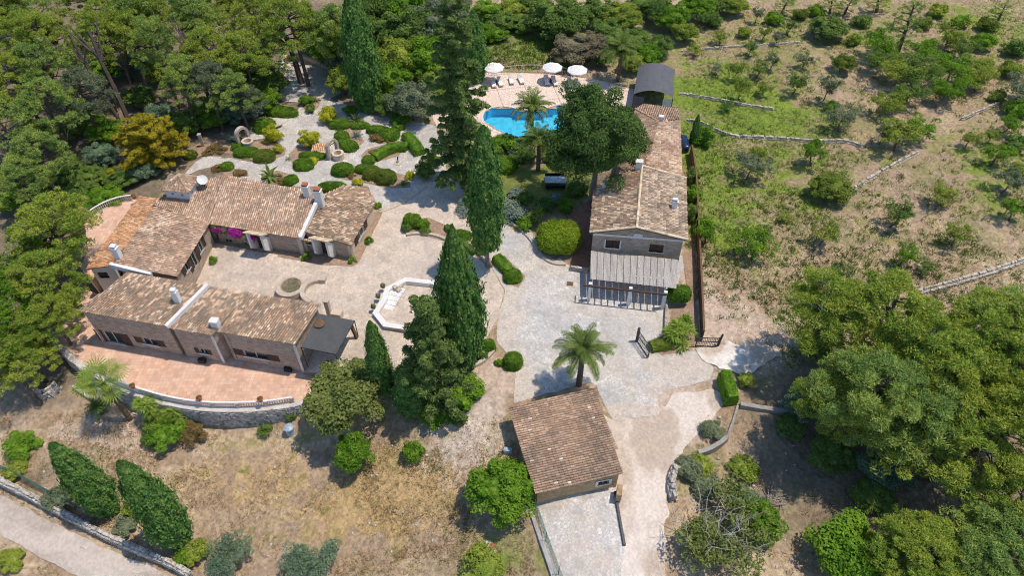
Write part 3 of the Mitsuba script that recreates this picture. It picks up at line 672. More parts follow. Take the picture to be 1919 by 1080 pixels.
PAD = GP([(1005, 945), (1150, 915), (1172, 1020), (1160, 1110), (1040, 1110), (1020, 1030)])
ROAD = GP([(-160, 880), (0, 932), (120, 990), (250, 1050), (345, 1090), (420, 1130), (260, 1160), (150, 1085), (80, 1048), (0, 1005), (-160, 950)])
TRACK = GP([(1302, 655), (1360, 645), (1420, 640), (1458, 655), (1440, 690), (1390, 698), (1345, 700)])
pool_out = smooth_path(GP([(905, 222), (912, 207), (940, 200), (980, 206), (1020, 204), (1060, 195), (1085, 197), (1095, 215), (1075, 245), (1040, 262), (990, 268), (945, 252), (918, 238)]), .5, True)[:-1]
POOL_HOLE = sg.Polygon(pool_out).buffer(0)
PAVED = shapely.union_all([sg.Polygon(p).buffer(0) for p in (COURT, FORE, GARDEN, DECK, LAWN, PAD)] + [sg.Polygon(p).buffer(.6) for p in (DRIVE, TRACK, ROAD)])
structure('ground', grid_mesh(), 'ground_earth', 30)
structure('forecourt', drape(wobble(FORE, .3, 1), .02, [wobble(COURT, .12, 2)]), 'forecourt_stone')
structure('courtyard', drape(wobble(COURT, .12, 2), .024), 'courtyard_stone')
structure('garden_path', drape(wobble(GARDEN, .15, 3), .028, [wobble(COURT, .12, 2)]), 'path_stone')
structure('patio', drape(wobble(UPPER_PATIO, .1, 4), .05), 'path_stone')
structure('pool_deck', drape(DECK, .032, [sg.Polygon(pool_out).buffer(.35).exterior.coords[:]]), 'pool_deck_stone')
structure('lawn', drape(wobble(LAWN, .4, 5), .036), 'lawn_grass')
structure('driveway', drape(wobble(DRIVE, .5, 6), .06), 'dirt_track')
structure('garage_forecourt', drape(wobble(PAD, .1, 7), .07), 'forecourt_stone')
structure('road', drape(wobble(ROAD, .3, 8), .09), 'road_dust')
structure('dirt_track', drape(wobble(TRACK, .9, 9), .09), 'white_track')
BEDS = [[(1278, 462), (1302, 455), (1307, 560), (1310, 645), (1300, 648), (1288, 560)], [(338, 292), (352, 280), (390, 262), (430, 262), (448, 272), (432, 290), (385, 289), (360, 300)], [(432, 288), (438, 272), (470, 268), (500, 262), (528, 275), (532, 292), (500, 304), (455, 298)],
        [(540, 290), (556, 275), (590, 276), (606, 282), (600, 298), (572, 318), (550, 312)], [(690, 246), (712, 238), (740, 240), (752, 258), (738, 268), (708, 270), (694, 262)], [(676, 292), (690, 279), (725, 270), (765, 278), (745, 292), (702, 306), (684, 304)],
        [(628, 318), (650, 310), (700, 314), (765, 330), (770, 352), (730, 352), (640, 336)], [(626, 240), (652, 228), (690, 230), (672, 252), (684, 265), (660, 286), (636, 275)], [(562, 182), (580, 176), (602, 188), (596, 202), (582, 214), (568, 204)],
        [(488, 205), (520, 192), (555, 205), (560, 222), (530, 222), (500, 212)], [(496, 330), (520, 320), (548, 328), (560, 342), (540, 348), (505, 344)], [(398, 312), (420, 314), (462, 320), (468, 330), (430, 334)], [(762, 412), (800, 408), (830, 420), (862, 432), (905, 470), (930, 498), (915, 502), (870, 462), (800, 444), (764, 438)],
        [(1000, 440), (1030, 420), (1060, 415), (1070, 470), (1040, 488), (1012, 470)], [(928, 482), (945, 478), (985, 520), (972, 540), (945, 528)], [(1212, 642), (1248, 628), (1262, 575), (1298, 570), (1300, 655), (1240, 668)]]
for i, b in enumerate(BEDS):
    structure('planting_bed', drape(wobble(GP(b), .12, 20 + i), .055), 'bed_soil', label='brown soil bed with stone edge set into the paving')
# pool: basin, steps of the rim, water
def pool_mesh():
    P = POOL_HOLE
    ring = np.array(P.exterior.coords)[:-1]; n = len(ring)
    v = np.vstack([np.c_[ring, np.full(n, .03)], np.c_[ring, np.full(n, -1.5)]])
    f = []
    for i in range(n):
        j = (i + 1) % n
        f += [[i, j, n + j], [i, n + j, n + i]]
    wall = trimesh.Trimesh(v, f, process=False)
    fv, ff = trimesh.creation.triangulate_polygon(P, engine='earcut')
    return cat_([wall, trimesh.Trimesh(np.c_[fv, np.full(len(fv), -1.5)], ff, process=False)])
structure('pool_basin', pool_mesh(), 'pool_tile')
fv, ff = trimesh.creation.triangulate_polygon(POOL_HOLE.buffer(.02), engine='earcut')
structure('pool_water', trimesh.Trimesh(np.c_[fv, np.full(len(fv), -.16)], ff, process=False), 'pool_water_surface')
structure('pool_coping', extrude(POOL_HOLE.buffer(.36).difference(POOL_HOLE.buffer(-.03)), -.05, .075), 'pool_deck_stone')

# ------------------------------------------------------------------ roofs, walls, windows
PAL = {'old': [(.58, .46, .35), (.50, .38, .285), (.40, .285, .21), (.35, .26, .195), (.33, .275, .225), (.68, .57, .45), (.46, .335, .245), (.55, .42, .32)],
       'grey': [(.56, .465, .365), (.47, .375, .295), (.39, .305, .24), (.42, .36, .30), (.33, .28, .235), (.64, .55, .45), (.50, .41, .325)],
       'orange': [(.74, .42, .23), (.68, .37, .20), (.62, .34, .19), (.72, .48, .30), (.54, .30, .17)],
       'pink': [(.62, .475, .375), (.54, .395, .305), (.45, .315, .24), (.38, .275, .21), (.70, .58, .475), (.49, .37, .285)],
       'red': [(.47, .345, .265), (.43, .31, .235), (.39, .28, .215), (.50, .39, .30), (.36, .27, .21), (.45, .355, .285)],
       'straw': [(.74, .62, .46), (.66, .54, .38), (.60, .47, .33)]}
for k in ('old', 'grey', 'pink', 'red'): PAL[k] = [(r * 1.04, g * .965, b * .87) for r, g, b in PAL[k]]
def roof_face(parent, poly, down, pal='old', seed=0, label=None, slab=True, sp=.25, ex=.36):
    """barrel tiles in rows over a sloping face; poly: corners, down: the way water runs (2-D)"""
    rng = np.random.default_rng(seed + 100)
    P = np.asarray(poly, float); c = P.mean(0)
    n = np.linalg.svd(P - c)[2][2]; n = n if n[2] > 0 else -n
    dn = np.array([down[0], down[1], 0.0]); dn[2] = -(n[:2] @ dn[:2]) / n[2]; dn = unit(dn)
    ac = unit(np.cross(n, dn))
    lo = min(range(len(P)), key=lambda i: P[i][2] + P[(i + 1) % len(P)][2]); e = unit(P[(lo + 1) % len(P)] - P[lo])
    e = e if e @ ac > 0 else -e
    if e @ ac < .75: e = ac
    sk = (e @ dn) / (e @ ac)                      # rows run along the eave, barrels down the slope
    uv = np.stack([(P - c) @ ac, (P - c) @ dn - sk * ((P - c) @ ac)], 1)
    shp = sg.Polygon(uv).buffer(0)
    x0, y0, x1, y1 = shp.bounds
    gx, gy = np.meshgrid(np.arange(x0 + sp / 2, x1 + .05, sp), np.arange(y1 - ex * .5, y0 - ex, -ex))
    gx, gy = gx.ravel(), gy.ravel()
    ok = shapely.contains_xy(shp.buffer(.03), gx, gy); gx, gy = gx[ok], gy[ok]; N = len(gx)
    L, S = ex * 1.28, 5
    th = np.linspace(0, np.pi, S + 1)
    rot = rng.normal(size=N) * .025; lift = rng.uniform(0, .018, N); gx = gx + rng.normal(size=N) * .008; gy = gy + rng.normal(size=N) * .018
    V = []
    for end, (r, yo, zo) in enumerate(((.084, -L / 2, .0), (.100, L / 2, .028))):
        a = r * np.cos(th)[None, :]; h = r * .95 * np.sin(th)[None, :] + zo + lift[:, None]
        y = np.full_like(h, yo)
        aa = a * np.cos(rot)[:, None] - y * np.sin(rot)[:, None]; yy = a * np.sin(rot)[:, None] + y * np.cos(rot)[:, None]
        V.append(c + (gx[:, None] + aa)[..., None] * ac + ((gy + sk * gx)[:, None] + yy)[..., None] * dn + h[..., None] * n)
    v = np.concatenate(V, 1).reshape(-1, 3)
    m = S + 1; k = np.arange(N)[:, None, None] * 2 * m; i = np.arange(S)[None, :, None]
    f = np.concatenate([k + i + [[[0, 1, m + 1]]], k + i + [[[0, m + 1, m]]]], 1).reshape(-1, 3)
    capf = (np.arange(N)[:, None, None] * 2 * m + np.array([[m, m + i, m + i + 1] for i in range(1, S)])[None]).reshape(-1, 3)
    PALN = pal; pal = np.array(PAL[pal])
    wp = c + gx[:, None] * ac + (gy + sk * gx)[:, None] * dn
    q = np.c_[wp[:, :2] * .35, np.zeros(N)]
    w = meshkit.fbm(q, 3, 7)
    colno = np.round((gx - x0) / sp).astype(int); run = np.floor((gy - y0) / (ex * 2.6) + meshkit.noise(np.stack([colno * 1.7, gx * 0, gx * 0 + seed], 1)) * 2).astype(int)
    streak = np.random.default_rng(seed).uniform(0, 1, (colno.max() + 3, abs(run).max() * 2 + 5))[colno, run]
    idx = np.clip(((rng.uniform(0, 1, N) * .28 + streak * .40 + (w - .5) * .6 + .16) * len(pal)).astype(int), 0, len(pal) - 1)
    col = pal[np.random.default_rng(len(PALN)).permutation(len(pal))][idx] * rng.uniform(.86, 1.14, N)[:, None] * (.84 + .36 * w)[:, None]
    pale = rng.uniform(0, 1, N) > (.992 if PALN == 'red' else .984)
    col = np.where(pale[:, None], np.array([.80, .68, .57]), col)
    lichen = meshkit.fbm(q * 2.7 + 9, 3, 12)
    if PALN == 'orange': lichen = lichen * .75
    col = col * (1 - .38 * np.clip((lichen - .5) / .2, 0, 1))[:, None] + np.array([.19, .17, .14]) * (.3 * np.clip((lichen - .5) / .2, 0, 1))[:, None]
    mesh = trimesh.Trimesh(v, np.vstack([f, capf]), process=False)
    key = None
    th_ = .10
    top, bot = P - n * .012, P - n * (.012 + th_)
    k_ = len(P)
    fv, ff = trimesh.creation.triangulate_polygon(sg.Polygon(uv), engine='earcut')
    W3 = c + fv[:, :1] * ac + (fv[:, 1:2] + sk * fv[:, :1]) * dn
    deck = trimesh.Trimesh(np.vstack([W3 - n * .012, W3 - n * .11]), np.vstack([ff, ff[:, ::-1] + len(fv)]), process=False)
    ring = []
    for i in range(k_):
        j = (i + 1) % k_
        ring.append(trimesh.Trimesh(np.array([top[i], top[j], bot[j], bot[i]]), [[0, 2, 1], [0, 3, 2]], process=False))
    key = part(parent, 'roof', ply(cat_([deck, *ring]), 'roof_channel'), label)
    part(key, 'tile', mikit.ply(mesh, 'roof_tile', True, color=np.repeat(col, 2 * m, 0)), kind='stuff')
    return key
def ridge_tiles(parent_roof, a, b, pal='old', seed=0):
    """a row of capping tiles from a to b"""
    rng = np.random.default_rng(seed); a, b = np.asarray(a, float), np.asarray(b, float)
    L = np.linalg.norm(b - a); d = (b - a) / L; s = unit(np.cross(d, [0, 0, 1.0])); u = np.cross(s, d)
    N = max(2, int(L / .36)); th = np.linspace(0, np.pi, 6); ms, cs = [], []
    for k in range(N):
        o = a + d * (k + .5) * L / N + u * rng.uniform(.02, .05)
        v = np.vstack([o + d * yo + s * (r * np.cos(th))[:, None] + u * (r * np.sin(th) + zo)[:, None] for yo, r, zo in ((-.24, .13, 0), (.24, .155, .03))])
        f = [[i, i + 1, i + 7] for i in range(5)] + [[i, i + 7, i + 6] for i in range(5)]
        ms.append(trimesh.Trimesh(v, f, process=False)); cs.append(np.repeat([np.array(PAL[pal][rng.integers(len(PAL[pal]))]) * rng.uniform(.85, 1.2)], 12, 0))
    part(parent_roof, 'ridge_tile', mikit.ply(cat_(ms), 'roof_tile', True, color=np.vstack(cs)), kind='stuff')
def inset(P, o):
    P = np.asarray(P, float); n = len(P); out = []
    for i in range(n):
        a, b, c = P[i - 1], P[i], P[(i + 1) % n]
        d1, d2 = unit(b - a), unit(c - b); n1, n2 = np.array([-d1[1], d1[0]]), np.array([-d2[1], d2[0]])
        A = np.array([n1, n2]); r = np.array([n1 @ (b + n1 * o), n2 @ (b + n2 * o)])
        out.append(np.linalg.solve(A, r) if abs(np.linalg.det(A)) > .05 else b + n1 * o)
    return np.array(out)
class Wall:
    """an upright wall from a to b (its outside to the right), top z at a and at b, with real openings"""
    def __init__(s, parent, a, b, z0, za, zb, m='house_stone', th=.38, label=None):
        s.parent, s.a, s.b, s.z0, s.za, s.zb, s.m, s.th, s.label = parent, np.asarray(a[:2], float), np.asarray(b[:2], float), z0, za, zb, m, th, label
        s.L = np.linalg.norm(s.b - s.a); s.u = (s.b - s.a) / s.L; s.n = np.array([s.u[1], -s.u[0]]); s.holes = []
    def M(s):
        M = np.eye(4); M[:2, 0] = s.u; M[:3, 1] = [0, 0, 1]; M[:2, 2] = s.n; M[:2, 3] = s.a; M[2, 3] = 0
        return M
    def hit(s, px, py):
        d = ray(px, py); n3 = np.array([*s.n, 0]); t = (np.array([*s.a, 0]) - EYE) @ n3 / (d @ n3); p = EYE + d * t
        return float((p[:2] - s.a) @ s.u), float(p[2])
    def hole(s, x, z, w, h):
        s.holes.append((x - w / 2, z - h / 2, x + w / 2, z + h / 2))
    def bx(s, x0, x1, z0, z1, o0, o1):
        return box(x0, x1, z0, z1, o0, o1).apply_transform(s.M())
    def build(s):
        P = sg.Polygon([(0, s.z0), (s.L, s.z0), (s.L, s.zb), (0, s.za)])
        for h in s.holes: P = P.difference(sg.box(*h))
        ms = []
        for g in getattr(P, 'geoms', [P]):
            m = trimesh.creation.extrude_polygon(g, s.th, engine='earcut'); m.apply_translation((0, 0, -s.th)); ms.append(m.apply_transform(s.M()))
        s.key = part(s.parent, 'wall', ply(cat_(ms), s.m), s.label)
        return s.key
    def window(s, px, py, w, h, shut=True, frame='white_paint', sill=True, door=False, label=None, name='window', shut_open=True):
        x, z = s.hit(px, py)
        s.hole(x, z, w, h)
        fr = cat_([s.bx(x - w / 2, x - w / 2 + .07, z - h / 2, z + h / 2, -.24, -.12), s.bx(x + w / 2 - .07, x + w / 2, z - h / 2, z + h / 2, -.24, -.12), s.bx(x - w / 2 + .07, x + w / 2 - .07, z + h / 2 - .07, z + h / 2, -.24, -.12),
                   s.bx(x - w / 2 + .07, x + w / 2 - .07, z - h / 2, z - h / 2 + .07, -.24, -.12), s.bx(x - .03, x + .03, z - h / 2 + .07, z + h / 2 - .07, -.23, -.13)])
        k = part(s.parent, 'door' if door else name, ply(fr, frame), label)
        part(k, 'pane', ply(s.bx(x - w / 2 + .05, x + w / 2 - .05, z - h / 2 + .05, z + h / 2 - .05, -.2, -.17), 'window_glass'))
        if sill: part(k, 'sill', ply(s.bx(x - w / 2 - .12, x + w / 2 + .12, z - h / 2 - .14, z - h / 2 - .002, -.12, .10), 'white_paint'))
        if shut:
            for sx in (-1, 1):
                x0 = x - w / 2 - .04 - w * .48 if sx < 0 else x + w / 2 + .04
                x1 = x0 + w * .48
                ms = [s.bx(x0, x0 + .07, z - h / 2, z + h / 2, .012, .055), s.bx(x1 - .07, x1, z - h / 2, z + h / 2, .012, .055)]
                nsl = max(4, int(h / .16))
                ms += [s.bx(x0 + .07, x1 - .07, z - h / 2 + (q + .1) * h / nsl, z - h / 2 + (q + .8) * h / nsl, .016, .045) for q in range(nsl)]
                part(k, 'shutter', ply(cat_(ms), 'dark_wood'))
        return k
def plane_z(P):
    P = np.asarray(P, float); c = P.mean(0); n = np.linalg.svd(P - c)[2][2]
    return lambda x, y: c[2] - (n[0] * (x - c[0]) + n[1] * (y - c[1])) / n[2]
def chimney(parent, px, py, z, w, h, label=None, cap=True, pot=True, m='white_paint', name='chimney'):
    """px, py: where the stack meets the roof, z its height there"""
    p = at(px, py, z)
    ms = [obox(p, (1, -.15), w, w * .8, z - .6, z + h)]
    if cap: ms += [obox(p, (1, -.15), w + .12, w * .8 + .12, z + h, z + h + .08)]
    k = part(parent, name, ply(cat_(ms), m), label)
    if pot:
        part(k, 'cowl', ply(cat_([obox(p + [sx * w * .32, 0, 0], (1, -.15), .1, w * .6, z + h + .08, z + h + .3) for sx in (-1, 1)] + [obox(p, (1, -.15), w * .9, w * .8, z + h + .3, z + h + .36)]), 'terracotta_pot' if pot == 2 else m))
    return k

# ------------------------------------------------------------------ the country house on the left
def walls_of(parent, poly, o, z0, m='house_stone', drop=.13, skip=(), labels_=None):
    P = np.asarray(poly, float); z = plane_z(P); I = inset(P[:, :2], o); out = []
    for i in range(len(P)):
        if i in skip: out.append(None); continue
        a, b = I[i], I[(i + 1) % len(P)]
        if out and out[-1] is not None: a = a + unit(b - a) * .003
        out.append(Wall(parent, a, b, z0, z(*a) - drop, z(*b) - drop, m))
    return out
def pts(*q):
    return np.array([at(*p) for p in q])
HOUSE = thing('country_house', 'sprawling stone country house with mottled tile roofs around the beige courtyard', 'house')
TZ = -2.2
F1 = pts((146, 583, 2.75), (312, 612, 2.75), (387, 536, 3.6), (240, 510, 3.6))
F2 = pts((314, 615, 2.5), (397, 629, 2.5), (464, 551, 3.3), (390, 538, 3.3))
F3 = pts((408, 622, 2.6), (553, 646, 2.6), (600, 572, 3.3), (465, 551, 3.3))
fdown = (F1[1] - F1[2])[:2] * .3 + (F1[0] - F1[3])[:2] * .2
fdown = np.array([-.30, -.95])
for k, F in enumerate((F1, F2, F3)):
    roof_face(HOUSE, F, unit((F[0] - F[3] + F[1] - F[2])[:2]), 'old', k + 1)
for k, F in enumerate((F1, F2, F3)):
    ws = walls_of(HOUSE, F, .22, -3.2)
    if k == 0:
        ws[0].window(213, 633, 2.0, 1.9, door=True); ws[0].window(281, 641, 1.7, 1.0)
        ws[0].u_ = 1
    if k == 1: ws[0].window(381, 659, .9, .8)
    if k == 2: ws[0].window(479, 666, 2.6, 1.0)
    for i, w in enumerate(ws):
        if (k, i) in ((0, 1), (1, 3)): continue
        w.build()
    a = ws[0]
    for x in ((0.0,) if k == 0 else (a.L - .001,)):
        q = (a.bx(x - .02, x + .2, -2.6, a.za - .02, .003, .05) if k == 0 else a.bx(x - .24, x + .03, -2.6, a.zb - .02, .003, .05))
        part(HOUSE, 'quoin', ply(q, 'white_paint'), 'white painted corner strip of the wall')
pr = [F1[1] + (F1[2] - F1[1]) * t for t in (-.02, 1.02)]
part(HOUSE, 'parapet', ply(beam(pr[0] + [0.1, 0, .05], pr[1] + [0.1, 0, .05], .38, .42), 'white_paint'), 'white parapet strip that divides the front roofs')
base = F2[1]
chimney(HOUSE, 335, 566, 3.2, .6, 1.5, 'tall white chimney on the front roof left of the parapet', pot=True)
chimney(HOUSE, 406, 612, 2.6, .75, .9, 'short white square chimney at the front eave', pot=False)
# middle wing along the courtyard's left side
M1 = pts((214, 497, 3.75), (331, 519, 3.0), (393, 418, 3.0), (288, 387, 3.9))
roof_face(HOUSE, M1, unit((M1[1] - M1[0])[:2]), 'pink', 11)
ws = walls_of(HOUSE, M1, .25, -.6)
for (px, py, w, h, dr_) in ((378, 466, 1.1, 1.5, 0), (366, 490, 1.2, 2.1, 1), (352, 503, 1.0, 1.4, 0)):
    ws[1].window(px - 3, py - 4, w, h, door=bool(dr_), sill=not dr_)
for w in ws: w.build()
part(HOUSE, 'parapet', ply(beam(at(207, 497, 3.75), at(284, 516, 3.25), .35, .55), 'white_paint'))
chimney(HOUSE, 224, 484, 3.7, .7, 1.5, 'white chimney on the left edge of the middle roof', pot=True)
V1 = pts((163, 504, 2.2), (209, 497, 2.75), (302, 374, 2.75), (262, 368, 2.25))
roof_face(HOUSE, V1, unit((V1[0] - V1[1])[:2]), 'orange', 12, 'orange tiled lean-to roof over the veranda')
ws = walls_of(HOUSE, V1, .2, -1.5, 'white_paint')
ws[0].window(193, 516, 1.2, .9, shut=False, frame='dark_wood', sill=False); ws[0].build(); ws[3].build()
# long back wing
B1 = pts((394, 420, 2.85), (561, 447, 2.85), (595, 360, 4.3), (416, 329, 4.3))
B2 = pts((300, 384, 2.85), (392.5, 420, 2.85), (374, 342, 4.05), (309, 366, 3.75))
bdown = unit(((B1[0] - B1[3]) + (B1[1] - B1[2]))[:2])
roof_face(HOUSE, B1, bdown, 'pink', 21)
def on_plane(px, py, P):
    c = P.mean(0); n = np.linalg.svd(P - c)[2][2]; d = ray(px, py); return EYE + d * ((c - EYE) @ n / (d @ n))
B2 = np.array([on_plane(*q, B1) for q in ((286, 384), (393, 420), (415, 330), (374, 341), (312, 362))])
roof_face(HOUSE, B2, bdown, 'pink', 22)
ws = walls_of(HOUSE, B1, .25, -.5)
ws[0].window(465, 462, 1.0, 1.3, shut=False); ws[0].window(429, 455, 1.0, 1.3, shut=False)
bw_front = ws[0]
for w in ws: w.build()
for w in walls_of(HOUSE, B2, .25, -1.0, skip=(1, 2)):
    if w: w.build()
part(HOUSE, 'parapet', ply(beam(at(563, 447, 2.95), at(597, 372, 4.2), .4, .5), 'white_paint'), 'white sloping parapet beside the tall chimneys')
part(HOUSE, 'parapet', ply(obox(at(566, 463, 1.2), (1, -.2), .5, .5, -.2, 2.75), 'cream_render'))
chimney(HOUSE, 577, 368, 4.05, .75, 1.5, 'left one of the two white chimneys beside the sloping parapet', pot=2)
chimney(HOUSE, 600, 379, 3.9, .85, 1.7, 'right one of the two white chimneys beside the sloping parapet', pot=2)
# pigeon tower
tw = pts((301, 356, 4.7), (353, 362, 4.7), (376, 333, 4.7), (322, 323, 4.7)); apex = at(334, 328, 5.7)
for i in range(4):
    a, b = tw[i], tw[(i + 1) % 4]; o = unit(np.array([(b - a)[1], -(b - a)[0]]))
    roof_face(HOUSE, np.array([a, b, apex]), o, 'old', 31 + i, sp=.2)
tower_rf = [k for k in scene if k.startswith('country_house__roof') and k.count('__') == 1][-1]
for i in range(4): ridge_tiles(tower_rf, tw[i], apex, 'old', i)
ti = inset(tw[:, :2], .25)
for i in range(4):
    w = Wall(HOUSE, ti[i], ti[(i + 1) % 4], 1.0, 4.62, 4.62, 'white_paint', .25)
    if i < 2:
        for fx in (.3, .7): w.hole(w.L * fx, 4.1, .28, .25)
    w.build()
dk = num('satellite_dish'); lab(dk, 'round white satellite dish behind the little tiled tower', 'satellite dish')
d0 = at(379, 338, 4.9)
dm = lathe([(0.02, 0), (.25, .03), (.45, .11), (.58, .2), (.6, .2), (.46, .09), (.25, .005), (0.02, -.03)], 18)
dm.apply_transform(xform(d0, 0, 1, None, .6, -.9))
scene[dk + '__dish'] = ply(dm, 'white_paint', 40)
scene[dk + '__pole'] = ply(tube([d0 - [0, 0, .1], d0 - [0, 0, 2.2]], .04, 6), 'dark_metal')
# east wing with the fanned roof end
E = pts((567, 434, 3.15), (657, 460, 2.5), (702, 381, 2.5), (614, 371, 3.2))
roof_face(HOUSE, E, unit((E[1] - E[0])[:2]), 'old', 41)
ap = E[3] + [0, 0, .02]
fan = [E[2]] + [at(*q) for q in ((694, 361, 2.5), (670, 350, 2.5), (644, 349, 2.5), (603, 367, 2.8), (590, 380, 2.9))]
for i in range(5):
    a, b = fan[i], fan[i + 1]; mid = (a + b) / 2 - ap
    roof_face(HOUSE, np.array([ap, a, b]), unit(mid[:2]), ('old', 'red', 'old', 'grey', 'old')[i], 42 + i)
fan_rf = [k for k in scene if k.startswith('country_house__roof') and k.count('__') == 1][-1]
for i in range(4): ridge_tiles(fan_rf, fan[i], ap, 'old', 60 + i)
ew = np.array([E[0], E[1], *fan[:4], fan[4]]); ei = inset(ew[:, :2], .25)
tops = [3.0, 2.38, 2.38, 2.38, 2.38, 2.38, 2.7]
ew_walls = []
for i in range(6):
    a, b = ei[i], ei[i + 1]
    ew_walls.append(Wall(HOUSE, a, b, -.5, tops[i] - .03, tops[i + 1] - .03, 'house_stone' if i in (0,) else 'cream_render'))
ew_walls[1].window(676, 436, 1.9, 1.25)
for w in ew_walls: w.build()
# porches with white piers and little tile roofs
def porch(wall, px, py, w=1.7, h=2.05, d=1.25, parent=HOUSE):
    x, _ = wall.hit(px, py)
    k = part(parent, 'porch', ply(cat_([wall.bx(x + s * w / 2 - .12, x + s * w / 2 + .12, -.2, h, .0, d) for s in (-1, 1)]), 'white_paint'), 'white doorway porch with a small tiled roof')
    P = np.array([[x - w / 2 - .3, h + .05, d + .2], [x + w / 2 + .3, h + .05, d + .2], [x + w / 2 + .3, h + .55, .02], [x - w / 2 - .3, h + .55, .02]])
    M = wall.M(); P = P @ M[:3, :3].T + M[:3, 3]
    part(k, 'slab', ply(cat_([trimesh.Trimesh(np.vstack([P - [0, 0, .02], P - [0, 0, .12]]), [[0, 1, 2], [0, 2, 3], [4, 6, 5], [4, 7, 6], [0, 4, 5], [0, 5, 1], [1, 5, 6], [1, 6, 2], [2, 6, 7], [2, 7, 3], [3, 7, 4], [3, 4, 0]], process=False)]), 'cream_render'))
    n = 7
    for i in range(n):
        t = (i + .5) / n; a = P[0] + (P[1] - P[0]) * t; b = P[3] + (P[2] - P[3]) * t
        dd = unit(a - b); s = unit(np.cross(dd, [0, 0, 1.0])); u = np.cross(s, dd); th = np.linspace(0, np.pi, 6)
        v = np.vstack([o + s * (.12 * np.cos(th))[:, None] + u * (.11 * np.sin(th) + .01)[:, None] for o in (b, a + dd * .05)])
        f = [[q, q + 1, q + 7] for q in range(5)] + [[q, q + 7, q + 6] for q in range(5)] + [[6, 6 + q, 7 + q] for q in range(1, 5)]
        part(k, 'tile', mikit.ply(trimesh.Trimesh(v, f, process=False), 'roof_tile', True, color=np.tile(np.array(PAL['straw'][i % 3]), (12, 1))))
    dk = part(parent, 'door', ply(wall.bx(x - w / 2 + .2, x + w / 2 - .2, -.1, h - .3, .004, .05), 'dark_wood'))
porch(bw_front, 499, 470)
porch(ew_walls[0], 617, 478)
x, _ = ew_walls[0].hit(592, 480)
k = part(HOUSE, 'oven', ply(cat_([ew_walls[0].bx(x - .6, x + .6, -.2, 1.5, 0, .05), ew_walls[0].bx(x - .62, x - .42, -.2, 1.5, .05, .7), ew_walls[0].bx(x - .42, x + .6, .9, 1.05, .05, .7)]), 'cream_render'), 'small tiled niche beside the right porch')
P = np.array([[x - .75, 1.55, .85], [x + .75, 1.55, .85], [x + .75, 1.85, .06], [x - .75, 1.85, .06]]); MM = ew_walls[0].M(); P = P @ MM[:3, :3].T + MM[:3, 3]
roof_face(HOUSE, P, ew_walls[0].n, 'straw', 77, sp=.26, ex=.45)
# courtyard side beds
structure('planting_bed', drape(GP([(520, 482), (560, 489), (600, 497), (660, 500), (672, 494), (718, 398), (708, 396), (660, 486), (560, 476), (522, 470)]), .05), 'bed_soil', label='narrow soil bed along the courtyard walls of the house')

# shade sail at the right end of the front wing
SC = pts((564, 651, 2.45), (629, 664, 2.35), (664, 601, 2.6), (597, 588, 2.75))
sk = thing('shade_canopy', 'dark grey fabric shade canopy at the right end of the stone house', 'canopy')
def sheet(P, sag, n=9, thick=.03):
    u, v = np.meshgrid(np.linspace(0, 1, n), np.linspace(0, 1, n), indexing='ij'); u, v = u.ravel()[:, None], v.ravel()[:, None]
    X = P[0] * (1 - u) * (1 - v) + P[1] * u * (1 - v) + P[2] * u * v + P[3] * (1 - u) * v
    X[:, 2] -= (sag * 16 * u * (1 - u) * v * (1 - v))[:, 0]
    i, j = np.meshgrid(np.arange(n - 1), np.arange(n - 1), indexing='ij')
    q = np.stack([i * n + j, (i + 1) * n + j, (i + 1) * n + j + 1, i * n + j + 1], -1).reshape(-1, 4)
    f = np.vstack([q[:, [0, 1, 2]], q[:, [0, 2, 3]]])
    return trimesh.Trimesh(np.vstack([X, X - [0, 0, thick]]), np.vstack([f, f[:, ::-1] + n * n]), process=False)
scene[sk + '__fabric'] = ply(sheet(SC, .08), 'grey_cloth', True)
for p in SC: part(sk, 'pole', ply(tube([[p[0], p[1], -.8], [p[0], p[1], p[2] - .03]], .05, 6), 'dark_metal'))
for a, b in ((0, 1), (1, 2), (2, 3), (3, 0)): part(sk, 'rail', ply(beam(SC[a] - [0, 0, .09], SC[b] - [0, 0, .09], .06), 'dark_metal'))
bq = thing('barbecue', 'narrow stone barbecue chimney behind the grey shade canopy', 'barbecue')
p = G(620, 597)
scene[bq + '__chimney'] = ply(cat_([obox(p, (1, -.2), .45, .45, -.2, 2.5), obox(p, (1, -.2), .6, .6, 2.5, 2.62)]), 'cut_stone')
scene[bq + '__hearth'] = ply(obox(p + [.8, -.1, 0], (1, -.2), 1.1, .8, -.2, .9), 'cream_render')
po = thing('timber_post', 'rough leaning wooden post beside the grey shade canopy', 'post')
p = G(669, 634); scene[po] = ply(beam(p - [0, 0, .2], p + [-.35, .15, 2.1], .28), 'brown_wood')

# ------------------------------------------------------------------ front terrace with its wall and balustrade
wall_path = smooth_path(np.array([at(x, y, TZ)[:2] for x, y in ((94, 616), (130, 668), (160, 690), (205, 716), (260, 739), (310, 754), (370, 765), (450, 768), (520, 763), (560, 756), (600, 740))]), .4)
back = [at(620, 690, TZ)[:2], at(570, 660, TZ)[:2], at(300, 600, TZ)[:2], at(160, 540, TZ)[:2]]
floor_poly = sg.Polygon(np.vstack([wall_path, back])).buffer(0)
structure('terrace', extrude(floor_poly.buffer(-.1), TZ - .9, TZ), 'terracotta_floor')
tk = thing('terrace_wall', 'tall curved grey rubble wall that holds up the terracotta terrace', 'wall')
zg = ground(wall_path[:, 0], wall_path[:, 1])
scene[tk + '__core'] = ply(ribbon(wall_path, .5, zg - .6, np.full(len(wall_path), TZ - .06)), 'grey_stone')
part(tk, 'coping', ply(ribbon(wall_path, .62, np.full(len(wall_path), TZ - .06), np.full(len(wall_path), TZ + .04)), 'pale_cement'), 'pale ledge along the top of the wall')
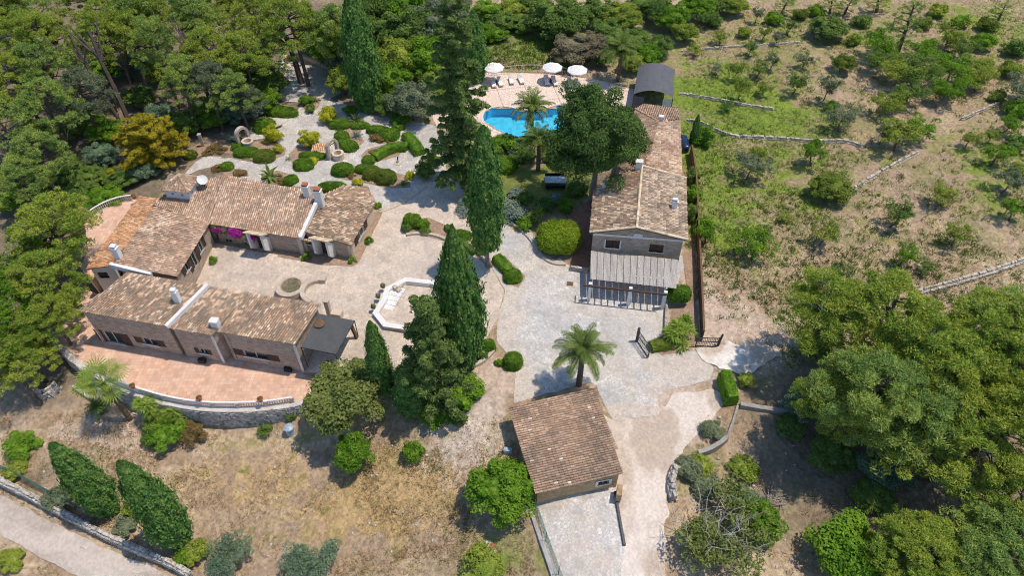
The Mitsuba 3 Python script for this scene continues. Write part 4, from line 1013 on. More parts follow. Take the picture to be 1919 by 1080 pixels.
def stones(path, z0, z1, off, size, seed, top=False, cover=1.0):
    """rough stones in courses on one side of a path (off: sideways offset)"""
    rng = np.random.default_rng(seed); p = np.asarray(path); d = np.linalg.norm(np.diff(p, axis=0), axis=1); s = np.r_[0, np.cumsum(d)]
    t = unit(np.gradient(p, axis=0)); nn = np.stack([-t[:, 1], t[:, 0]], 1)
    z0, z1 = np.broadcast_to(z0, len(p)), np.broadcast_to(z1, len(p))
    ms = []; B = trimesh.creation.box(); 
    x = 0.0
    rows = max(1, int((z1 - z0).max() / (size * .7)))
    for r in range(rows):
        x = rng.uniform(0, size)
        while x < s[-1]:
            w = size * rng.uniform(.6, 1.5)
            q = np.array([np.interp(x, s, p[:, 0]), np.interp(x, s, p[:, 1])]); n2 = np.array([np.interp(x, s, nn[:, 0]), np.interp(x, s, nn[:, 1])]); tt = np.array([n2[1], -n2[0]])
            a, b = np.interp(x, s, z0), np.interp(x, s, z1); z = a + (r + .5) * size * .7
            if z < b + size * .2 and rng.uniform() < cover:
                v = B.vertices * [w * .95, size * .55, size * .68] + rng.normal(size=(8, 3)) * size * .085
                M = np.array([[tt[0], n2[0], 0], [tt[1], n2[1], 0], [0, 0, 1]])
                ms.append(v @ M.T + [q[0] + n2[0] * off, q[1] + n2[1] * off, z + rng.normal() * size * .06])
            x += w
    N = len(ms)
    return trimesh.Trimesh(np.vstack(ms), np.tile(B.faces, (N, 1)) + np.repeat(np.arange(N) * 8, 12)[:, None], process=False)
part(tk, 'stone', ply(stones(wall_path, zg - .2, np.full(len(wall_path), TZ - .1), -.25, .38, 3), 'loose_stone'), kind='stuff')
def balustrade(path, z, label, every=2.6, spacing=.24, solid=None):
    """posts, rails and turned balusters along a path; solid: length at the start that is a closed parapet"""
    key = thing('balustrade', label, 'balustrade')
    p = np.asarray(path); s = np.r_[0, np.cumsum(np.linalg.norm(np.diff(p, axis=0), axis=1))]; L = s[-1]
    f = lambda x: np.array([np.interp(x, s, p[:, 0]), np.interp(x, s, p[:, 1])])
    zz = np.full(len(p), z)
    scene[key + '__plinth'] = ply(ribbon(p, .24, zz, zz + .1), 'pale_cement')
    scene[key + '__rail'] = ply(ribbon(p, .19, zz + .82, zz + .9), 'white_paint')
    if solid:
        q = np.array([f(x) for x in np.arange(0, solid, .3)]); scene[key + '__parapet'] = ply(ribbon(q, .24, np.full(len(q), z + .12), np.full(len(q), z + .82)), 'white_paint')
    prof = [(.05, 0), (.085, .02), (.05, .08), (.045, .14), (.088, .3), (.06, .45), (.04, .56), (.075, .66), (.06, .7)]
    bal = ply(lathe(prof, 8), 'pale_cement', 50)
    x = solid or 0.0; nxt = x
    while x < L:
        q, t = f(x), unit(f(min(L, x + .1)) - f(max(0, x - .1)))
        if x >= nxt - 1e-6:
            part(key, 'pillar', ply(obox(q, t, .3, .3, z + .1, z + .82), 'pale_cement')); nxt += every; x += .33
            continue
        part(key, 'baluster', {**bal, 'to_world': T().translate([float(q[0]), float(q[1]), z + .12])})
        x += spacing
    return f, L
bal_path = smooth_path(np.array([at(x, y, TZ)[:2] for x, y in ((205, 712), (260, 735), (310, 750), (370, 761), (450, 764), (520, 759), (550, 754))]), .3)
bf, bL = balustrade(bal_path, TZ, 'long white balustrade curving along the front of the terracotta terrace', solid=4.2)
def pot(px, py, z, r, label):
    k = thing('flower_pot', label, 'flower pot', None); p = at(px, py, z)
    m = lathe([(0.01, 0), (r * .62, 0), (r * .95, r * 1.4), (r * 1.08, r * 1.4), (r * 1.08, r * 1.6), (r * .9, r * 1.6), (r * .85, r * 1.3), (.01, r * 1.3)], 14); m.apply_translation(p)
    scene[k + '__pot'] = ply(m, 'terracotta_pot', 40)
    d = make_dome(3, r * .8, r * .8, r * .5, 120, .06); d.apply_translation(p + [0, 0, r * 1.35]); scene[k + '__soil'] = ply(d, 'leaf_rust')
for px, py, text in ((250, 727, 'leftmost terracotta pot on the white balustrade'), (375, 750, 'middle terracotta pot on the white balustrade'), (489, 752, 'right-hand terracotta pot on the white balustrade')):
    pot(px, py, TZ + .95, .28, text)
# veranda terrace on the far left
vt = sg.Polygon(np.array([at(x, y, -.3)[:2] for x, y in ((158, 418), (175, 402), (205, 385), (250, 374), (285, 372), (255, 420), (175, 530), (150, 500), (165, 470))])).buffer(0)
structure('terrace', extrude(vt, -2.2, -.3), 'terracotta_floor')
vb = smooth_path(np.array([at(x, y, -.3)[:2] for x, y in ((158, 420), (175, 404), (205, 387), (250, 376))]), .3)
balustrade(vb, -.3, 'short curved white balustrade around the veranda behind the orange lean-to roof', every=9)
pot(252, 372, .65, .3, 'terracotta pot with a plant at the far end of the short curved balustrade')
# low walls left of the terrace
k = thing('garden_wall', 'broken pale cement wall below the fan palm, left of the terrace', 'wall')
q = smooth_path(GP([(140, 728), (160, 742), (176, 752)]), .4); zq = ground(q[:, 0], q[:, 1]); scene[k] = ply(ribbon(q, .3, zq - .4, zq + .5), 'pale_cement')
k = thing('slab', 'pale leaning slab beside the broken cement wall', 'slab')
p = G(188, 752); scene[k] = ply(beam(p, p + [.3, .5, 1.5], .7, .12), 'pale_cement')

# ------------------------------------------------------------------ the gabled house on the right
GH = thing('gabled_house', 'two-storey stone house with a tiled gable roof and a cane pergola in front', 'house')
gl = pts((1106, 437, 5.3), (1193, 428, 6.75), (1203, 311, 6.75), (1113, 356, 5.3))
gr = pts((1193, 428, 6.75), (1288, 451, 5.3), (1285, 334, 5.3), (1203, 311, 6.75))
rl = roof_face(GH, gl, unit((gl[0] - gl[1])[:2]), 'old', 51)
rr_ = roof_face(GH, gr, unit((gr[1] - gr[0])[:2]), 'grey', 52)
ridge_tiles(rr_, gr[0] + [0, 0, .04], gr[3] + [0, 0, .04], 'straw', 5)
ridge_tiles(rr_, gr[0] + [0, .08, .05], gr[1] + [0, .08, .05], 'straw', 6); ridge_tiles(rl, gl[1] + [0, .08, .05], gl[0] + [0, .08, .05], 'straw', 7); ridge_tiles(rr_, gr[3] + [0, -.08, .05], gr[2] + [0, -.08, .05], 'straw', 8)
q4 = inset(np.array([gl[0], gr[1], gr[2], gl[3]])[:, :2], .35)
fw_ = Wall(GH, q4[0], q4[1], -.3, 5.1, 5.1, 'house_stone')
fw_.window(1148, 458, 1.5, 1.15, shut=False, sill=True, frame='dark_wood'); fw_.window(1230, 466, 1.5, 1.15, shut=False, sill=True, frame='dark_wood')
hx = [(h[0] + h[2]) / 2 for h in fw_.holes]; hz = (fw_.holes[0][1] + fw_.holes[0][3]) / 2
def build_gable():
    P = sg.Polygon([(0, fw_.z0), (fw_.L, fw_.z0), (fw_.L, 5.12), (fw_.L / 2, 6.48), (0, 5.12)])
    for h in fw_.holes: P = P.difference(sg.box(*h))
    m = trimesh.creation.extrude_polygon(P, .38, engine='earcut'); m.apply_translation((0, 0, -.38)); part(GH, 'wall', ply(m.apply_transform(fw_.M()), 'house_stone'))
build_gable()
for i, x in enumerate(hx):
    for s in (-1, 1): part(GH, 'shutter', ply(cat_([fw_.bx(x + s * .37 - .33, x + s * .37 + .33, hz - .5, hz + .5, -.11, -.06)] + [fw_.bx(x + s * .37 - .27, x + s * .37 + .27, hz - .45 + q * .18, hz - .36 + q * .18, -.06, -.045) for q in range(5)]), 'dark_wood'))
    if i == 0: part(GH, 'window_surround', ply(cat_([fw_.bx(x - .92, x - .76, hz - .6, hz + .62, .003, .05), fw_.bx(x + .76, x + .92, hz - .6, hz + .62, .003, .05)]), 'white_paint'))
part(GH, 'band', ply(cat_([fw_.bx(.0, fw_.L, 4.72, 5.0, .003, .06), fw_.bx(fw_.L / 2 - .5, fw_.L / 2 + .45, 4.72, 5.38, .062, .12)]), 'white_paint'), 'white band across the gable with a raised middle')
for i in (1, 2, 3):
    w = Wall(GH, q4[i] + unit(q4[(i + 1) % 4] - q4[i]) * .003, q4[(i + 1) % 4], -.3, 5.15, 5.15, 'house_stone'); w.build()
chimney(GH, 1196, 318, 6.5, .75, 1.2, 'white chimney at the far end of the gable ridge', pot=False)
chimney(GH, 1263, 389, 5.7, .6, .9, 'small white chimney with an aerial on the right roof slope', pot=True)
chimney(GH, 1133, 350, 5.7, .5, .7, 'small white chimney on the shaded left roof slope', pot=False)
p = at(1265, 386, 5.7); part(GH, 'aerial', ply(cat_([tube([p, p + [0, 0, 2.2]], .025, 5), beam(p + [-.4, 0, 2.1], p + [.4, 0, 2.1], .03), beam(p + [-.25, .2, 1.9], p + [-.25, -.2, 1.9], .03)]), 'blue_grey_metal'))
# low wing with hipped end
lw_a = at(1233, 228, 4.3)
LB, RB, RF, LF, RR = at(1191, 205, 3.2), at(1273, 226, 3.2), at(1278, 336, 3.2), at(1150, 340, 3.2), at(1206, 322, 4.4)
LWk = thing('low_wing', 'long low tiled wing behind the gabled house, below the grey vaulted canopy', 'house')
r1 = roof_face(LWk, np.array([RR, RF, RB, lw_a]), unit((RF - RR)[:2]), 'pink', 61)
r2 = roof_face(LWk, np.array([LF, RR, lw_a, LB]), unit((LF - RR)[:2]), 'red', 62)
r3 = roof_face(LWk, np.array([RB, at(1271, 201, 3.1), at(1209, 195, 3.1), LB, lw_a]), np.array([.05, 1.0]), 'red', 63)
ridge_tiles(r3, lw_a + [0, 0, .03], LB + [0, 0, .03], 'red', 3)
li = inset(np.array([LF, RF, RB, at(1271, 201, 3.1), at(1209, 195, 3.1), LB])[:, :2], .25)
for i in range(6): Wall(LWk, li[i] + unit(li[(i + 1) % 6] - li[i]) * .003, li[(i + 1) % 6], -.3, 3.0, 3.0, 'cream_render').build()
chimney(LWk, 1239, 224, 4.1, .55, .5, 'small white chimney at the hip of the low roof', pot=False)
# cane pergola in front of the gabled house
PG = pts((1106, 523, 2.75), (1268, 541, 2.75), (1271, 487, 3.1), (1107, 469, 3.1))
pk = thing('pergola', 'cane-roofed pergola on white posts in front of the gabled house', 'pergola')
n = 13
for i in range(n):
    t0_, t1_ = i / n + .003, (i + 1) / n - .003
    q = np.array([PG[0] + (PG[1] - PG[0]) * t0_, PG[0] + (PG[1] - PG[0]) * t1_, PG[3] + (PG[2] - PG[3]) * t1_, PG[3] + (PG[2] - PG[3]) * t0_])
    m = sheet(q, .004 * (i % 3), 4, .04); m.apply_translation([0, 0, .006 * (i % 2)])
    part(pk, 'cane_panel', ply(m, 'pergola_cane'))
beam_f = [at(1092, 535, 2.6), at(1251, 553, 2.6)]
part(pk, 'front_beam', ply(beam(*beam_f, .14, .18), 'dark_wood'))
for i in range(13):
    a = beam_f[0] + (beam_f[1] - beam_f[0]) * (i + .3) / 12.6
    b = a + np.array([.12, 1.0, 0]) / 1.007 * 1.0 + [0, 0, .02]
    part(pk, 'rafter', ply(beam(a + np.array([.01, .08, 0]), b, .10, .14), 'dark_wood'))
for px in (1105, 1183, 1250):
    t = (px - 1090) / (1253 - 1090); a = beam_f[0] + (beam_f[1] - beam_f[0]) * t + np.array([.03, .32, 0]); part(pk, 'post', ply(obox(a, (1, -.13), .36, .36, -.2, 2.72), 'white_paint'))
# paved walk on the left of the gabled house
wk = sg.Polygon(np.array([at(x, y, .25)[:2] for x, y in ((1069, 503), (1104, 508), (1112, 380), (1092, 378), (1080, 400), (1060, 385), (1050, 392), (1066, 408))])).buffer(0)
structure('walkway', extrude(wk, -.2, .25), 'dark_terracotta_floor')
k = thing('low_wall', 'low dark ledge at the foot of the walkway beside the pergola', 'wall')
scene[k] = ply(beam(at(1069, 503, .4), at(1102, 508, .4), .3, .7), 'grey_stone')
k = thing('drain_cover', 'square brown drain cover with a pale frame on the forecourt', 'drain cover')
p = G(1068, 533); scene[k + '__frame'] = ply(obox(p, (1, -.1), .95, .85, p[2] - .05, p[2] + .06), 'pale_cement'); scene[k + '__lid'] = ply(obox(p, (1, -.1), .72, .62, p[2] + .06, p[2] + .085), 'brown_wood')
# vaulted canopy by the pool
ck = thing('vaulted_canopy', 'slate grey vaulted fabric canopy at the right end of the pool deck', 'canopy')
c00, c10, c11, c01 = pts((1188, 176, 2.9), (1261, 184, 2.9), (1264, 131, 2.9), (1197, 124, 2.9))
nu, nv = 13, 8; vv = []
for v in range(nv):
    for u in range(nu):
        s, t = u / (nu - 1), v / (nv - 1); q = (c00 * (1 - s) + c10 * s) * (1 - t) + (c01 * (1 - s) + c11 * s) * t; vv.append(q + [0, 0, .85 * math.sin(math.pi * s) ** .8])
i, j = np.meshgrid(np.arange(nv - 1), np.arange(nu - 1), indexing='ij'); q = np.stack([i * nu + j, i * nu + j + 1, (i + 1) * nu + j + 1, (i + 1) * nu + j], -1).reshape(-1, 4)
scene[ck + '__fabric'] = ply(trimesh.Trimesh(np.array(vv), np.vstack([q[:, [0, 1, 2]], q[:, [0, 2, 3]]]), process=False), 'slate_cloth', True)
for c in (c00, c10, c11, c01): part(ck, 'post', ply(tube([[c[0], c[1], -.2], c], .06, 6), 'dark_metal'))
def vpanel(a, b, z0, z1, m, th=.08): return ply(beam([*a[:2], (z0 + z1) / 2], [*b[:2], (z0 + z1) / 2], th, z1 - z0), m)
part(ck, 'side_wall', vpanel(c00, c01, 0, 2.85, 'slate_cloth')); part(ck, 'back_wall', vpanel(c01, c11, 0, 2.85, 'grey_cloth'))
part(ck, 'end_wall', vpanel(c00 + (c10 - c00) * .76, c10, 0, 2.6, 'white_paint'), 'white end panel under the vaulted canopy')
part(ck, 'end_wall', vpanel(c00, c00 + (c10 - c00) * .28, 0, 2.6, 'slate_cloth'))

# ------------------------------------------------------------------ the tiled garage in the foreground
GA = thing('garage', 'low ochre stone garage with a reddish tiled roof beside the dirt driveway', 'garage')
ga = pts((1004, 926, 1.35), (1167, 887, 2.15), (1115, 727, 2.5), (954, 765, 1.75))
roof_face(GA, ga, unit((ga[0] - ga[1])[:2]), 'red', 71, sp=.225, ex=.36)
gw = walls_of(GA, ga, .22, -2.2, 'ochre_stone')
gw[0].window(1131, 906, .95, .5, shut=False)
xg, zgg = gw[0].hit(1131, 906)
part(GA, 'window_surround', ply(cat_([gw[0].bx(xg - .72, xg - .49, zgg - .38, zgg + .38, .003, .05), gw[0].bx(xg + .49, xg + .72, zgg - .38, zgg + .38, .003, .05), gw[0].bx(xg - .72, xg + .72, zgg + .385, zgg + .5, .003, .05)]), 'white_paint'), 'white frame around the small garage window')
for w in gw: w.build()
k = thing('gate_pillar', 'squat ochre stone pillar at the front corner of the garage', 'pillar')
p = G(1158, 934); scene[k] = ply(obox(p, (.2, 1), 1.0, .45, -.6, .75), 'ochre_stone')
k = thing('low_wall', 'thin low kerb wall between the garage forecourt and the driveway', 'wall')
q = smooth_path(GP([(1152, 925), (1160, 970), (1170, 1025)]), .5); zq = ground(q[:, 0], q[:, 1]); scene[k] = ply(ribbon(q, .2, zq - .4, zq + .35), 'dark_metal')

# ------------------------------------------------------------------ courtyard things
bk = thing('stone_basin', 'white-rimmed octagonal stone basin with inner steps in the middle of the courtyard', 'basin')
bo = np.array([at(x, y, .75)[:2] for x, y in ((698, 588), (716, 560), (722, 540), (760, 521), (815, 527), (850, 545), (850, 600), (800, 625), (718, 613))])
bo = sg.Polygon(bo)
scene[bk + '__wall'] = ply(extrude(bo.buffer(-.08).difference(bo.buffer(-.5)), -.2, .72), 'cut_stone')
part(bk, 'rim', ply(extrude(bo.difference(bo.buffer(-.58, join_style=2)), .72, .84), 'white_paint'))
part(bk, 'floor', ply(extrude(bo.buffer(-.5), -.2, .09), 'courtyard_stone'))
part(bk, 'lining', ply(extrude(bo.buffer(-.5).difference(bo.buffer(-.56)), .09, .72), 'white_paint'))
a, b = at(749, 545, .1)[:2], at(722, 590, .1)[:2]
for i in range(6):
    t = (i + .5) / 6; c = a + (b - a) * t
    part(bk, 'step', ply(obox([c[0], c[1], 0], b - a, .62, 1.5 - .1 * i, .09, .62 - .07 * i), 'white_paint'))
part(bk, 'rock_pile', ply(cat_([obox(at(745 + dx, 541 + dy, .5), (1, .3 * dx), .5, .4, .2, .8 + .1 * (dx % 3)) for dx, dy in ((0, 0), (6, -3), (3, 5), (-4, 2))]), 'cut_stone'))
for i, (px, py) in enumerate(((718, 539), (709, 558), (700, 578))):
    k = thing('potted_plant', f'{("far", "middle", "near")[i]} one of the three small dark pots on the rim of the octagonal basin', 'potted plant')
    p = at(px, py, .84); m = lathe([(.01, 0), (.16, 0), (.22, .26), (.2, .26), (.01, .2)], 10); m.apply_translation(p); scene[k + '__pot'] = ply(m, 'terracotta_pot')
    d = make_dome(i, .26, .26, .3, 150, .06); d.apply_translation(p + [0, 0, .26]); scene[k + '__foliage'] = ply(d, 'leaf_olive')
# round planter with a curved bench
k = thing('planter', 'round pale stone planter bed with a wide rim, left in the courtyard', 'planter')
c = at(543, 538, .3); R = 1.55
ring = sg.Point(c[:2]).buffer(R, 32)
scene[k + '__rim'] = ply(extrude(ring.difference(sg.Point(c[0] + .12, c[1] + .15).buffer(1.12, 32)), -.2, .42), 'cut_stone')
part(k, 'soil', ply(extrude(sg.Point(c[0] + .12, c[1] + .15).buffer(1.12, 32), -.2, .3), 'bed_soil'))
sh = make_dome(4, .95, .95, .12, 160, .09, .5); sh.apply_translation([c[0] + .12, c[1] + .15, .25]); part(k, 'plants', ply(sh, 'leaf_grey_brown'))
k = thing('curved_bench', 'low curved pale stone bench wrapping the right side of the round planter', 'bench')
bp = smooth_path(np.array([at(x, y, .4)[:2] for x, y in ((582, 565), (569, 556), (566, 543), (574, 531), (588, 525), (604, 524))]), .2)
scene[k + '__seat'] = ply(ribbon(bp, .5, np.full(len(bp), -.2), np.full(len(bp), .42)), 'cut_stone')
part(k, 'end_block', ply(obox([*bp[-1], 0], (1, -.1), .7, .6, -.2, .6), 'cut_stone'))

# ------------------------------------------------------------------ rock garden things
def well(px, py, rot, label):
    k = thing('well', label, 'well'); p = G(px, py); M = xform(p, rot)
    th = np.linspace(0, np.pi, 15); ro, ri = 1.0, .66
    prof = sg.Polygon(np.vstack([[(ro, -.3)], np.c_[ro * np.cos(th), 1.7 + ro * np.sin(th)], [(-ro, -.3)], [(-ri, -.3)], np.c_[ri * np.cos(th[::-1]), 1.7 + ri * np.sin(th[::-1])], [(ri, -.3)]]))
    m = trimesh.creation.extrude_polygon(prof, .5, engine='earcut'); m.apply_translation((0, 0, -.25)); m.apply_transform(np.array([[1, 0, 0, 0], [0, 0, -1, 0], [0, 1, 0, 0], [0, 0, 0, 1.0]])); scene[k + '__arch'] = ply(m.apply_transform(M), 'cut_stone')
    b = lathe([(.75, -.2), (.75, .8), (.8, .8), (.8, .92), (.5, .92), (.5, .2), (.01, .2)], 18); b.apply_translation((0, -.85, 0)); part(k, 'curb', ply(b.apply_transform(M), 'cream_render', 40))
    bar = tube(np.array([[-ri - .05, 0, 1.9], [ri + .05, 0, 1.9]]), .05, 6).apply_transform(M); part(k, 'bar', ply(bar, 'brown_wood'))
well(459, 270, .95, 'arched stone well on the left of the rock garden')
well(626, 293, 1.0, 'arched stone well in the middle of the rock garden')
for (px, py, h, text) in ((381, 272, 1.7, 'thin stone post at the left edge of the rock garden'),):
    k = thing('stone_post', text, 'post'); p = G(px, py + 2); scene[k] = ply(cat_([obox(p, (1, .2), .36, .36, -.2, h), obox(p, (1, .2), .46, .46, h, h + .14)]), 'cut_stone')
k = thing('garden_bench', 'pale stone bench beside the dome bush by the gravel path', 'bench'); p = G(519, 240); scene[k] = ply(cat_([obox(p, (.75, .65), 1.7, .6, .38, .52)] + [obox(p + [sx * .5, sx * .43, 0], (.75, .65), .25, .5, -.1, .38) for sx in (-1, 1)]), 'cut_stone')
k = thing('sundial', 'small dark figure on a low round pedestal in the rock garden', 'sundial'); p = G(746, 306)
scene[k + '__pedestal'] = ply(trimesh.Trimesh(*(lambda m: (m.vertices + p, m.faces))(lathe([(.55, -.1), (.55, .12), (.2, .16), (.14, .5), (.01, .52)], 12)), process=False), 'cut_stone'); part(k, 'figure', ply(beam(p + [0, 0, .5], p + [.05, .1, 1.0], .12), 'dark_metal'))
tr_ = thing('tiled_niche', 'little brick-tiled niche roof under the yellow shrub', 'niche'); p = G(601, 286)
roof_face(tr_, np.array([p + [-1.1, -.6, .5], p + [1.0, -.8, .5], p + [1.1, .5, 1.0], p + [-1.0, .7, 1.0]]), np.array([-.05, -1.0]), 'orange', 88)
part(tr_, 'wall', ply(obox(p + [0, -.02, 0], (1, -.08), 1.8, .9, -.2, .48), 'cut_stone'))
for i in range(9):
    k = thing('edging_stone', f'small dark edging stone in front of the two large domes, {ORD[i]} from the left', 'stone', 'edging stones of the front dome bed'); p = G(676 + i * 9.5, 340 + i * 1.4); m = trimesh.creation.icosphere(1, .17); m.apply_translation(p + [0, 0, .08]); scene[k] = ply(m, 'ochre_stone', 40)

DOMES = [  # px, py, rx, ry, h, leaf, rot, label
    (523, 207, 3.0, 1.3, .9, 'leaf_hedge', -.25, 'long curved clipped hedge at the back of the rock garden'), (495, 234, 1.75, 1.6, 1.3, 'leaf_hedge', 0, 'round clipped dome left of the stone bench'),
    (461, 284, 1.9, 1.1, .9, 'leaf_hedge', 0, 'clipped dome right under the left arched well'), (444, 274, .9, .9, .8, 'leaf_hedge', 0, 'small clipped dome at the left foot of the left well'), (495, 291, 1.55, 1.4, 1.2, 'leaf_hedge_olive', 0, 'olive-green round dome in front of the left well'),
    (425, 311, .95, .9, .8, 'leaf_hedge', 0, 'dark round bush on the gravel behind the long tiled roof'), (568, 308, 1.5, 1.2, 1.0, 'leaf_hedge', 0, 'neat clipped dome at the front point of the central bed'), (585, 291, 1.9, .9, .7, 'leaf_hedge', -.1, 'low clipped mound under the tiled niche'),
    (545, 337, 1.1, .85, .9, 'leaf_hedge', .7, 'clipped dome right of the big yucca behind the roof ridge'), (622, 349, 2.0, .8, 1.0, 'leaf_hedge', .1, 'low clipped dome right behind the two white chimneys'), (641, 317, 1.6, 1.3, 1.2, 'leaf_hedge', 0, 'round dome nearest the roof ridge, left end of the front bed'),
    (689, 317, 1.9, 1.0, .9, 'leaf_hedge', -.2, 'clipped mound behind the two rounded domes'), (696, 325, 1.25, 1.15, 1.3, 'leaf_hedge_olive', 0, 'left of the two brownish-topped rounded domes'), (722, 331, 1.5, 1.35, 1.45, 'leaf_hedge_olive', 0, 'right, larger of the two brownish-topped rounded domes'),
    (650, 271, 1.8, 1.3, .9, 'leaf_hedge', -.5, 'clipped mound right of the middle well'), (640, 255, 1.2, 1.1, 1.1, 'leaf_hedge', 0, 'leafy round bush just behind the middle well'), (636, 231, 1.6, 1.2, 1.0, 'leaf_hedge', 0, 'dark round bush right of the golden tree'),
    (712, 244, 2.2, 1.0, .9, 'leaf_hedge', -.2, 'clipped ring hedge around the oval bed'), (731, 251, 1.4, 1.5, .9, 'leaf_hedge', 0, 'right end of the ring hedge around the oval bed'), (675, 235, 1.4, .8, .7, 'leaf_hedge', .2, 'low clipped mound by the spiky agave'),
    (691, 299, 1.0, .9, .8, 'leaf_hedge', 0, 'small round dome at the tail of the crescent hedge'), (944, 308, 1.9, 1.7, 1.5, 'leaf_hedge', 0, 'round clipped bush on the small lawn beside the tall tree'),
    (867, 441, 1.15, .95, 1.0, 'leaf_hedge', -.3, 'small clipped dome between the two tall cypresses'), (772, 413, 1.25, 1.1, 1.5, 'leaf_hedge', 0, 'clipped round bush at the left end of the curved courtyard bed'),
    (961, 517, 1.15, 1.0, 1.2, 'leaf_hedge', 0, 'rounded bush at the front end of the short hedge'), (961, 675, 1.05, 1.0, 1.5, 'leaf_hedge', 0, 'lone round clipped bush by the forecourt edge'),
    (915, 648, .85, .8, 1.2, 'leaf_bright', 0, 'leafy bush at the foot of the broad cypress'), (356, 289, 1.0, .9, .9, 'leaf_hedge_olive', 0, 'yellowish dome at the left edge of the garden path'), (1273, 548, 1.45, 1.0, 1.1, 'leaf_hedge', -.1, 'clipped cloud-shaped bush beside the pergola')]
for px, py, rx, ry, h, leaf, rot, text in DOMES:
    dome('clipped_bush', px, py, rx * .9, ry * .88, h, text, leaf, rot=rot, z0=1.0 if px == 1273 else 0.0)
key = thing('mushroom_bush', 'large mushroom-shaped clipped bush left of the gabled house', 'clipped bush')
p = crown_at(1048, 437, 2.0)
m = make_dome(5, 2.5, 2.3, 1.7, 11000, .075, .07, 1.1); m.apply_translation(p); scene[key + '__foliage'] = ply(m, 'leaf_lime')
part(key, 'trunk', ply(cat_([limb(p - [0, 0, .2], p + [.4 * math.cos(a), .4 * math.sin(a), 1.5], .12, .08, np.random.default_rng(3)) for a in (0, 2, 4)]), 'bark_pale'))
HEDGES = [  # path (px), width, height, leaf, label
    ([(702, 300), (722, 288), (745, 280), (764, 281)], 1.7, 1.0, 'leaf_hedge', 'crescent clipped hedge in the middle bed of the rock garden'),
    ([(762, 258), (776, 275), (788, 292)], 1.9, 1.1, 'leaf_hedge', 'long clipped hedge at the right end of the rock garden'), ([(742, 238), (752, 246)], 1.6, 1.0, 'leaf_hedge', 'short clipped hedge beyond the oval bed'),
    ([(931, 487), (944, 502), (956, 514)], 1.5, 1.0, 'leaf_hedge', 'short thick hedge beside the standard cypress'), ([(1354, 712), (1361, 738), (1369, 762)], 1.5, 1.9, 'leaf_bright', 'tall bright green box hedge by the driveway corner'),
    ([(1218, 655), (1240, 650), (1258, 648)], 1.5, .9, 'leaf_hedge_olive', 'low hedge beside the open iron gate'), ([(836, 428), (850, 440), (872, 462), (890, 478)], .9, .7, 'leaf_oak', 'thin dark hedge along the edge of the courtyard bed')]
for path, w, h, leaf, text in HEDGES:
    key = thing('hedge', text, 'hedge'); scene[key + '__foliage'] = ply(make_hedge(GP(path), w, h, len(key) + int(w * 10), .065), leaf)

# spiky plants
def rosette(name, px, py, L, n, label, leaf='leaf_palm', h=.35, group=None, curve=.3, w=.05, cat='agave', heads=1, stem=0.0):
    key = thing(name, label, cat, group); p = crown_at(px, py, h + stem); rng = np.random.default_rng(int(px))
    if stem: part(key, 'stem', ply(cat_([limb(p - [0, 0, .2], p + [rng.normal() * .3, rng.normal() * .3, stem], .1, .07, rng) for _ in range(max(1, heads // 3))]), 'palm_bark'))
    for q in range(heads):
        o = np.array([rng.normal() * .55, rng.normal() * .5, stem + rng.uniform(-.6, .5) * min(stem, 1.2)]) if heads > 1 else np.array([0, 0, stem + .1])
        nm = f'rosette_{n}_{int(curve * 10)}_{int(w * 100)}'
        part(key, 'leaf_rosette' if heads > 1 else 'leaves', copy_of(group_of(nm, lambda: rosette_mesh(n, n, 1.0, w, -.15, curve), leaf), xform(p + o, rng.uniform(0, 6), L * rng.uniform(.85, 1.15))))
    return key
rosette('yucca', 505, 326, 2.3, 16, 'big arching yucca in front of the gravel path behind the tiled ridge', 'leaf_palm', .6, curve=.45, w=.09, cat='yucca')
rosette('agave', 667, 224, 1.7, 30, 'large spiky agave with pale lower leaves under the tall cypress', 'leaf_palm', .4, w=.05)
rosette('agave', 668, 251, 1.15, 60, 'silvery blue spiky ball plant right of the middle well', 'leaf_sage', .5, w=.035, curve=.05)
rosette('agave', 540, 296, .8, 20, 'small agave at the left point of the central bed', 'leaf_blue', .3)
rosette('agave', 757, 342, .9, 24, 'green agave at the right end of the front bed', 'leaf_bright', .35)
rosette('agave', 590, 184, 1.3, 24, 'dark agave in the pointed bed at the back', 'leaf_palm', .5)
rosette('agave', 1330, 480, .7, 20, 'small rosette by the brushwood fence', 'leaf_blue', .3)
rosette('dracaena', 1272, 622, 1.15, 46, 'cluster of spiky rosettes with a pale tuft beside the iron gate', 'leaf_fan', .4, cat='yucca', heads=16, stem=1.0, w=.045)
rosette('dracaena', 1275, 600, .8, 46, 'dark green spiky cluster just above the pale rosettes by the gate', 'leaf_bright', .4, cat='yucca', heads=6, stem=.7, w=.05)
rosette('dracaena', 280, 755, .95, 46, 'tall bright spiky cluster growing against the terrace wall, upper part', 'leaf_fan', .4, cat='yucca', heads=16, stem=2.4, w=.045)
rosette('dracaena', 325, 768, .9, 46, 'bright spiky cluster against the terrace wall, right beside the tallest one', 'leaf_fan', .4, cat='yucca', heads=14, stem=1.6, w=.045)
rosette('dracaena', 290, 785, .9, 46, 'lower bright spiky cluster under the terrace wall', 'leaf_fan', .4, cat='yucca', heads=12, stem=.9, w=.045)
rosette('cordyline', 1005, 393, .8, 40, 'yellow-green spiky plant between the grey shrub and the mushroom bush', 'leaf_yellow_green', .4, cat='yucca', heads=6, stem=1.4)

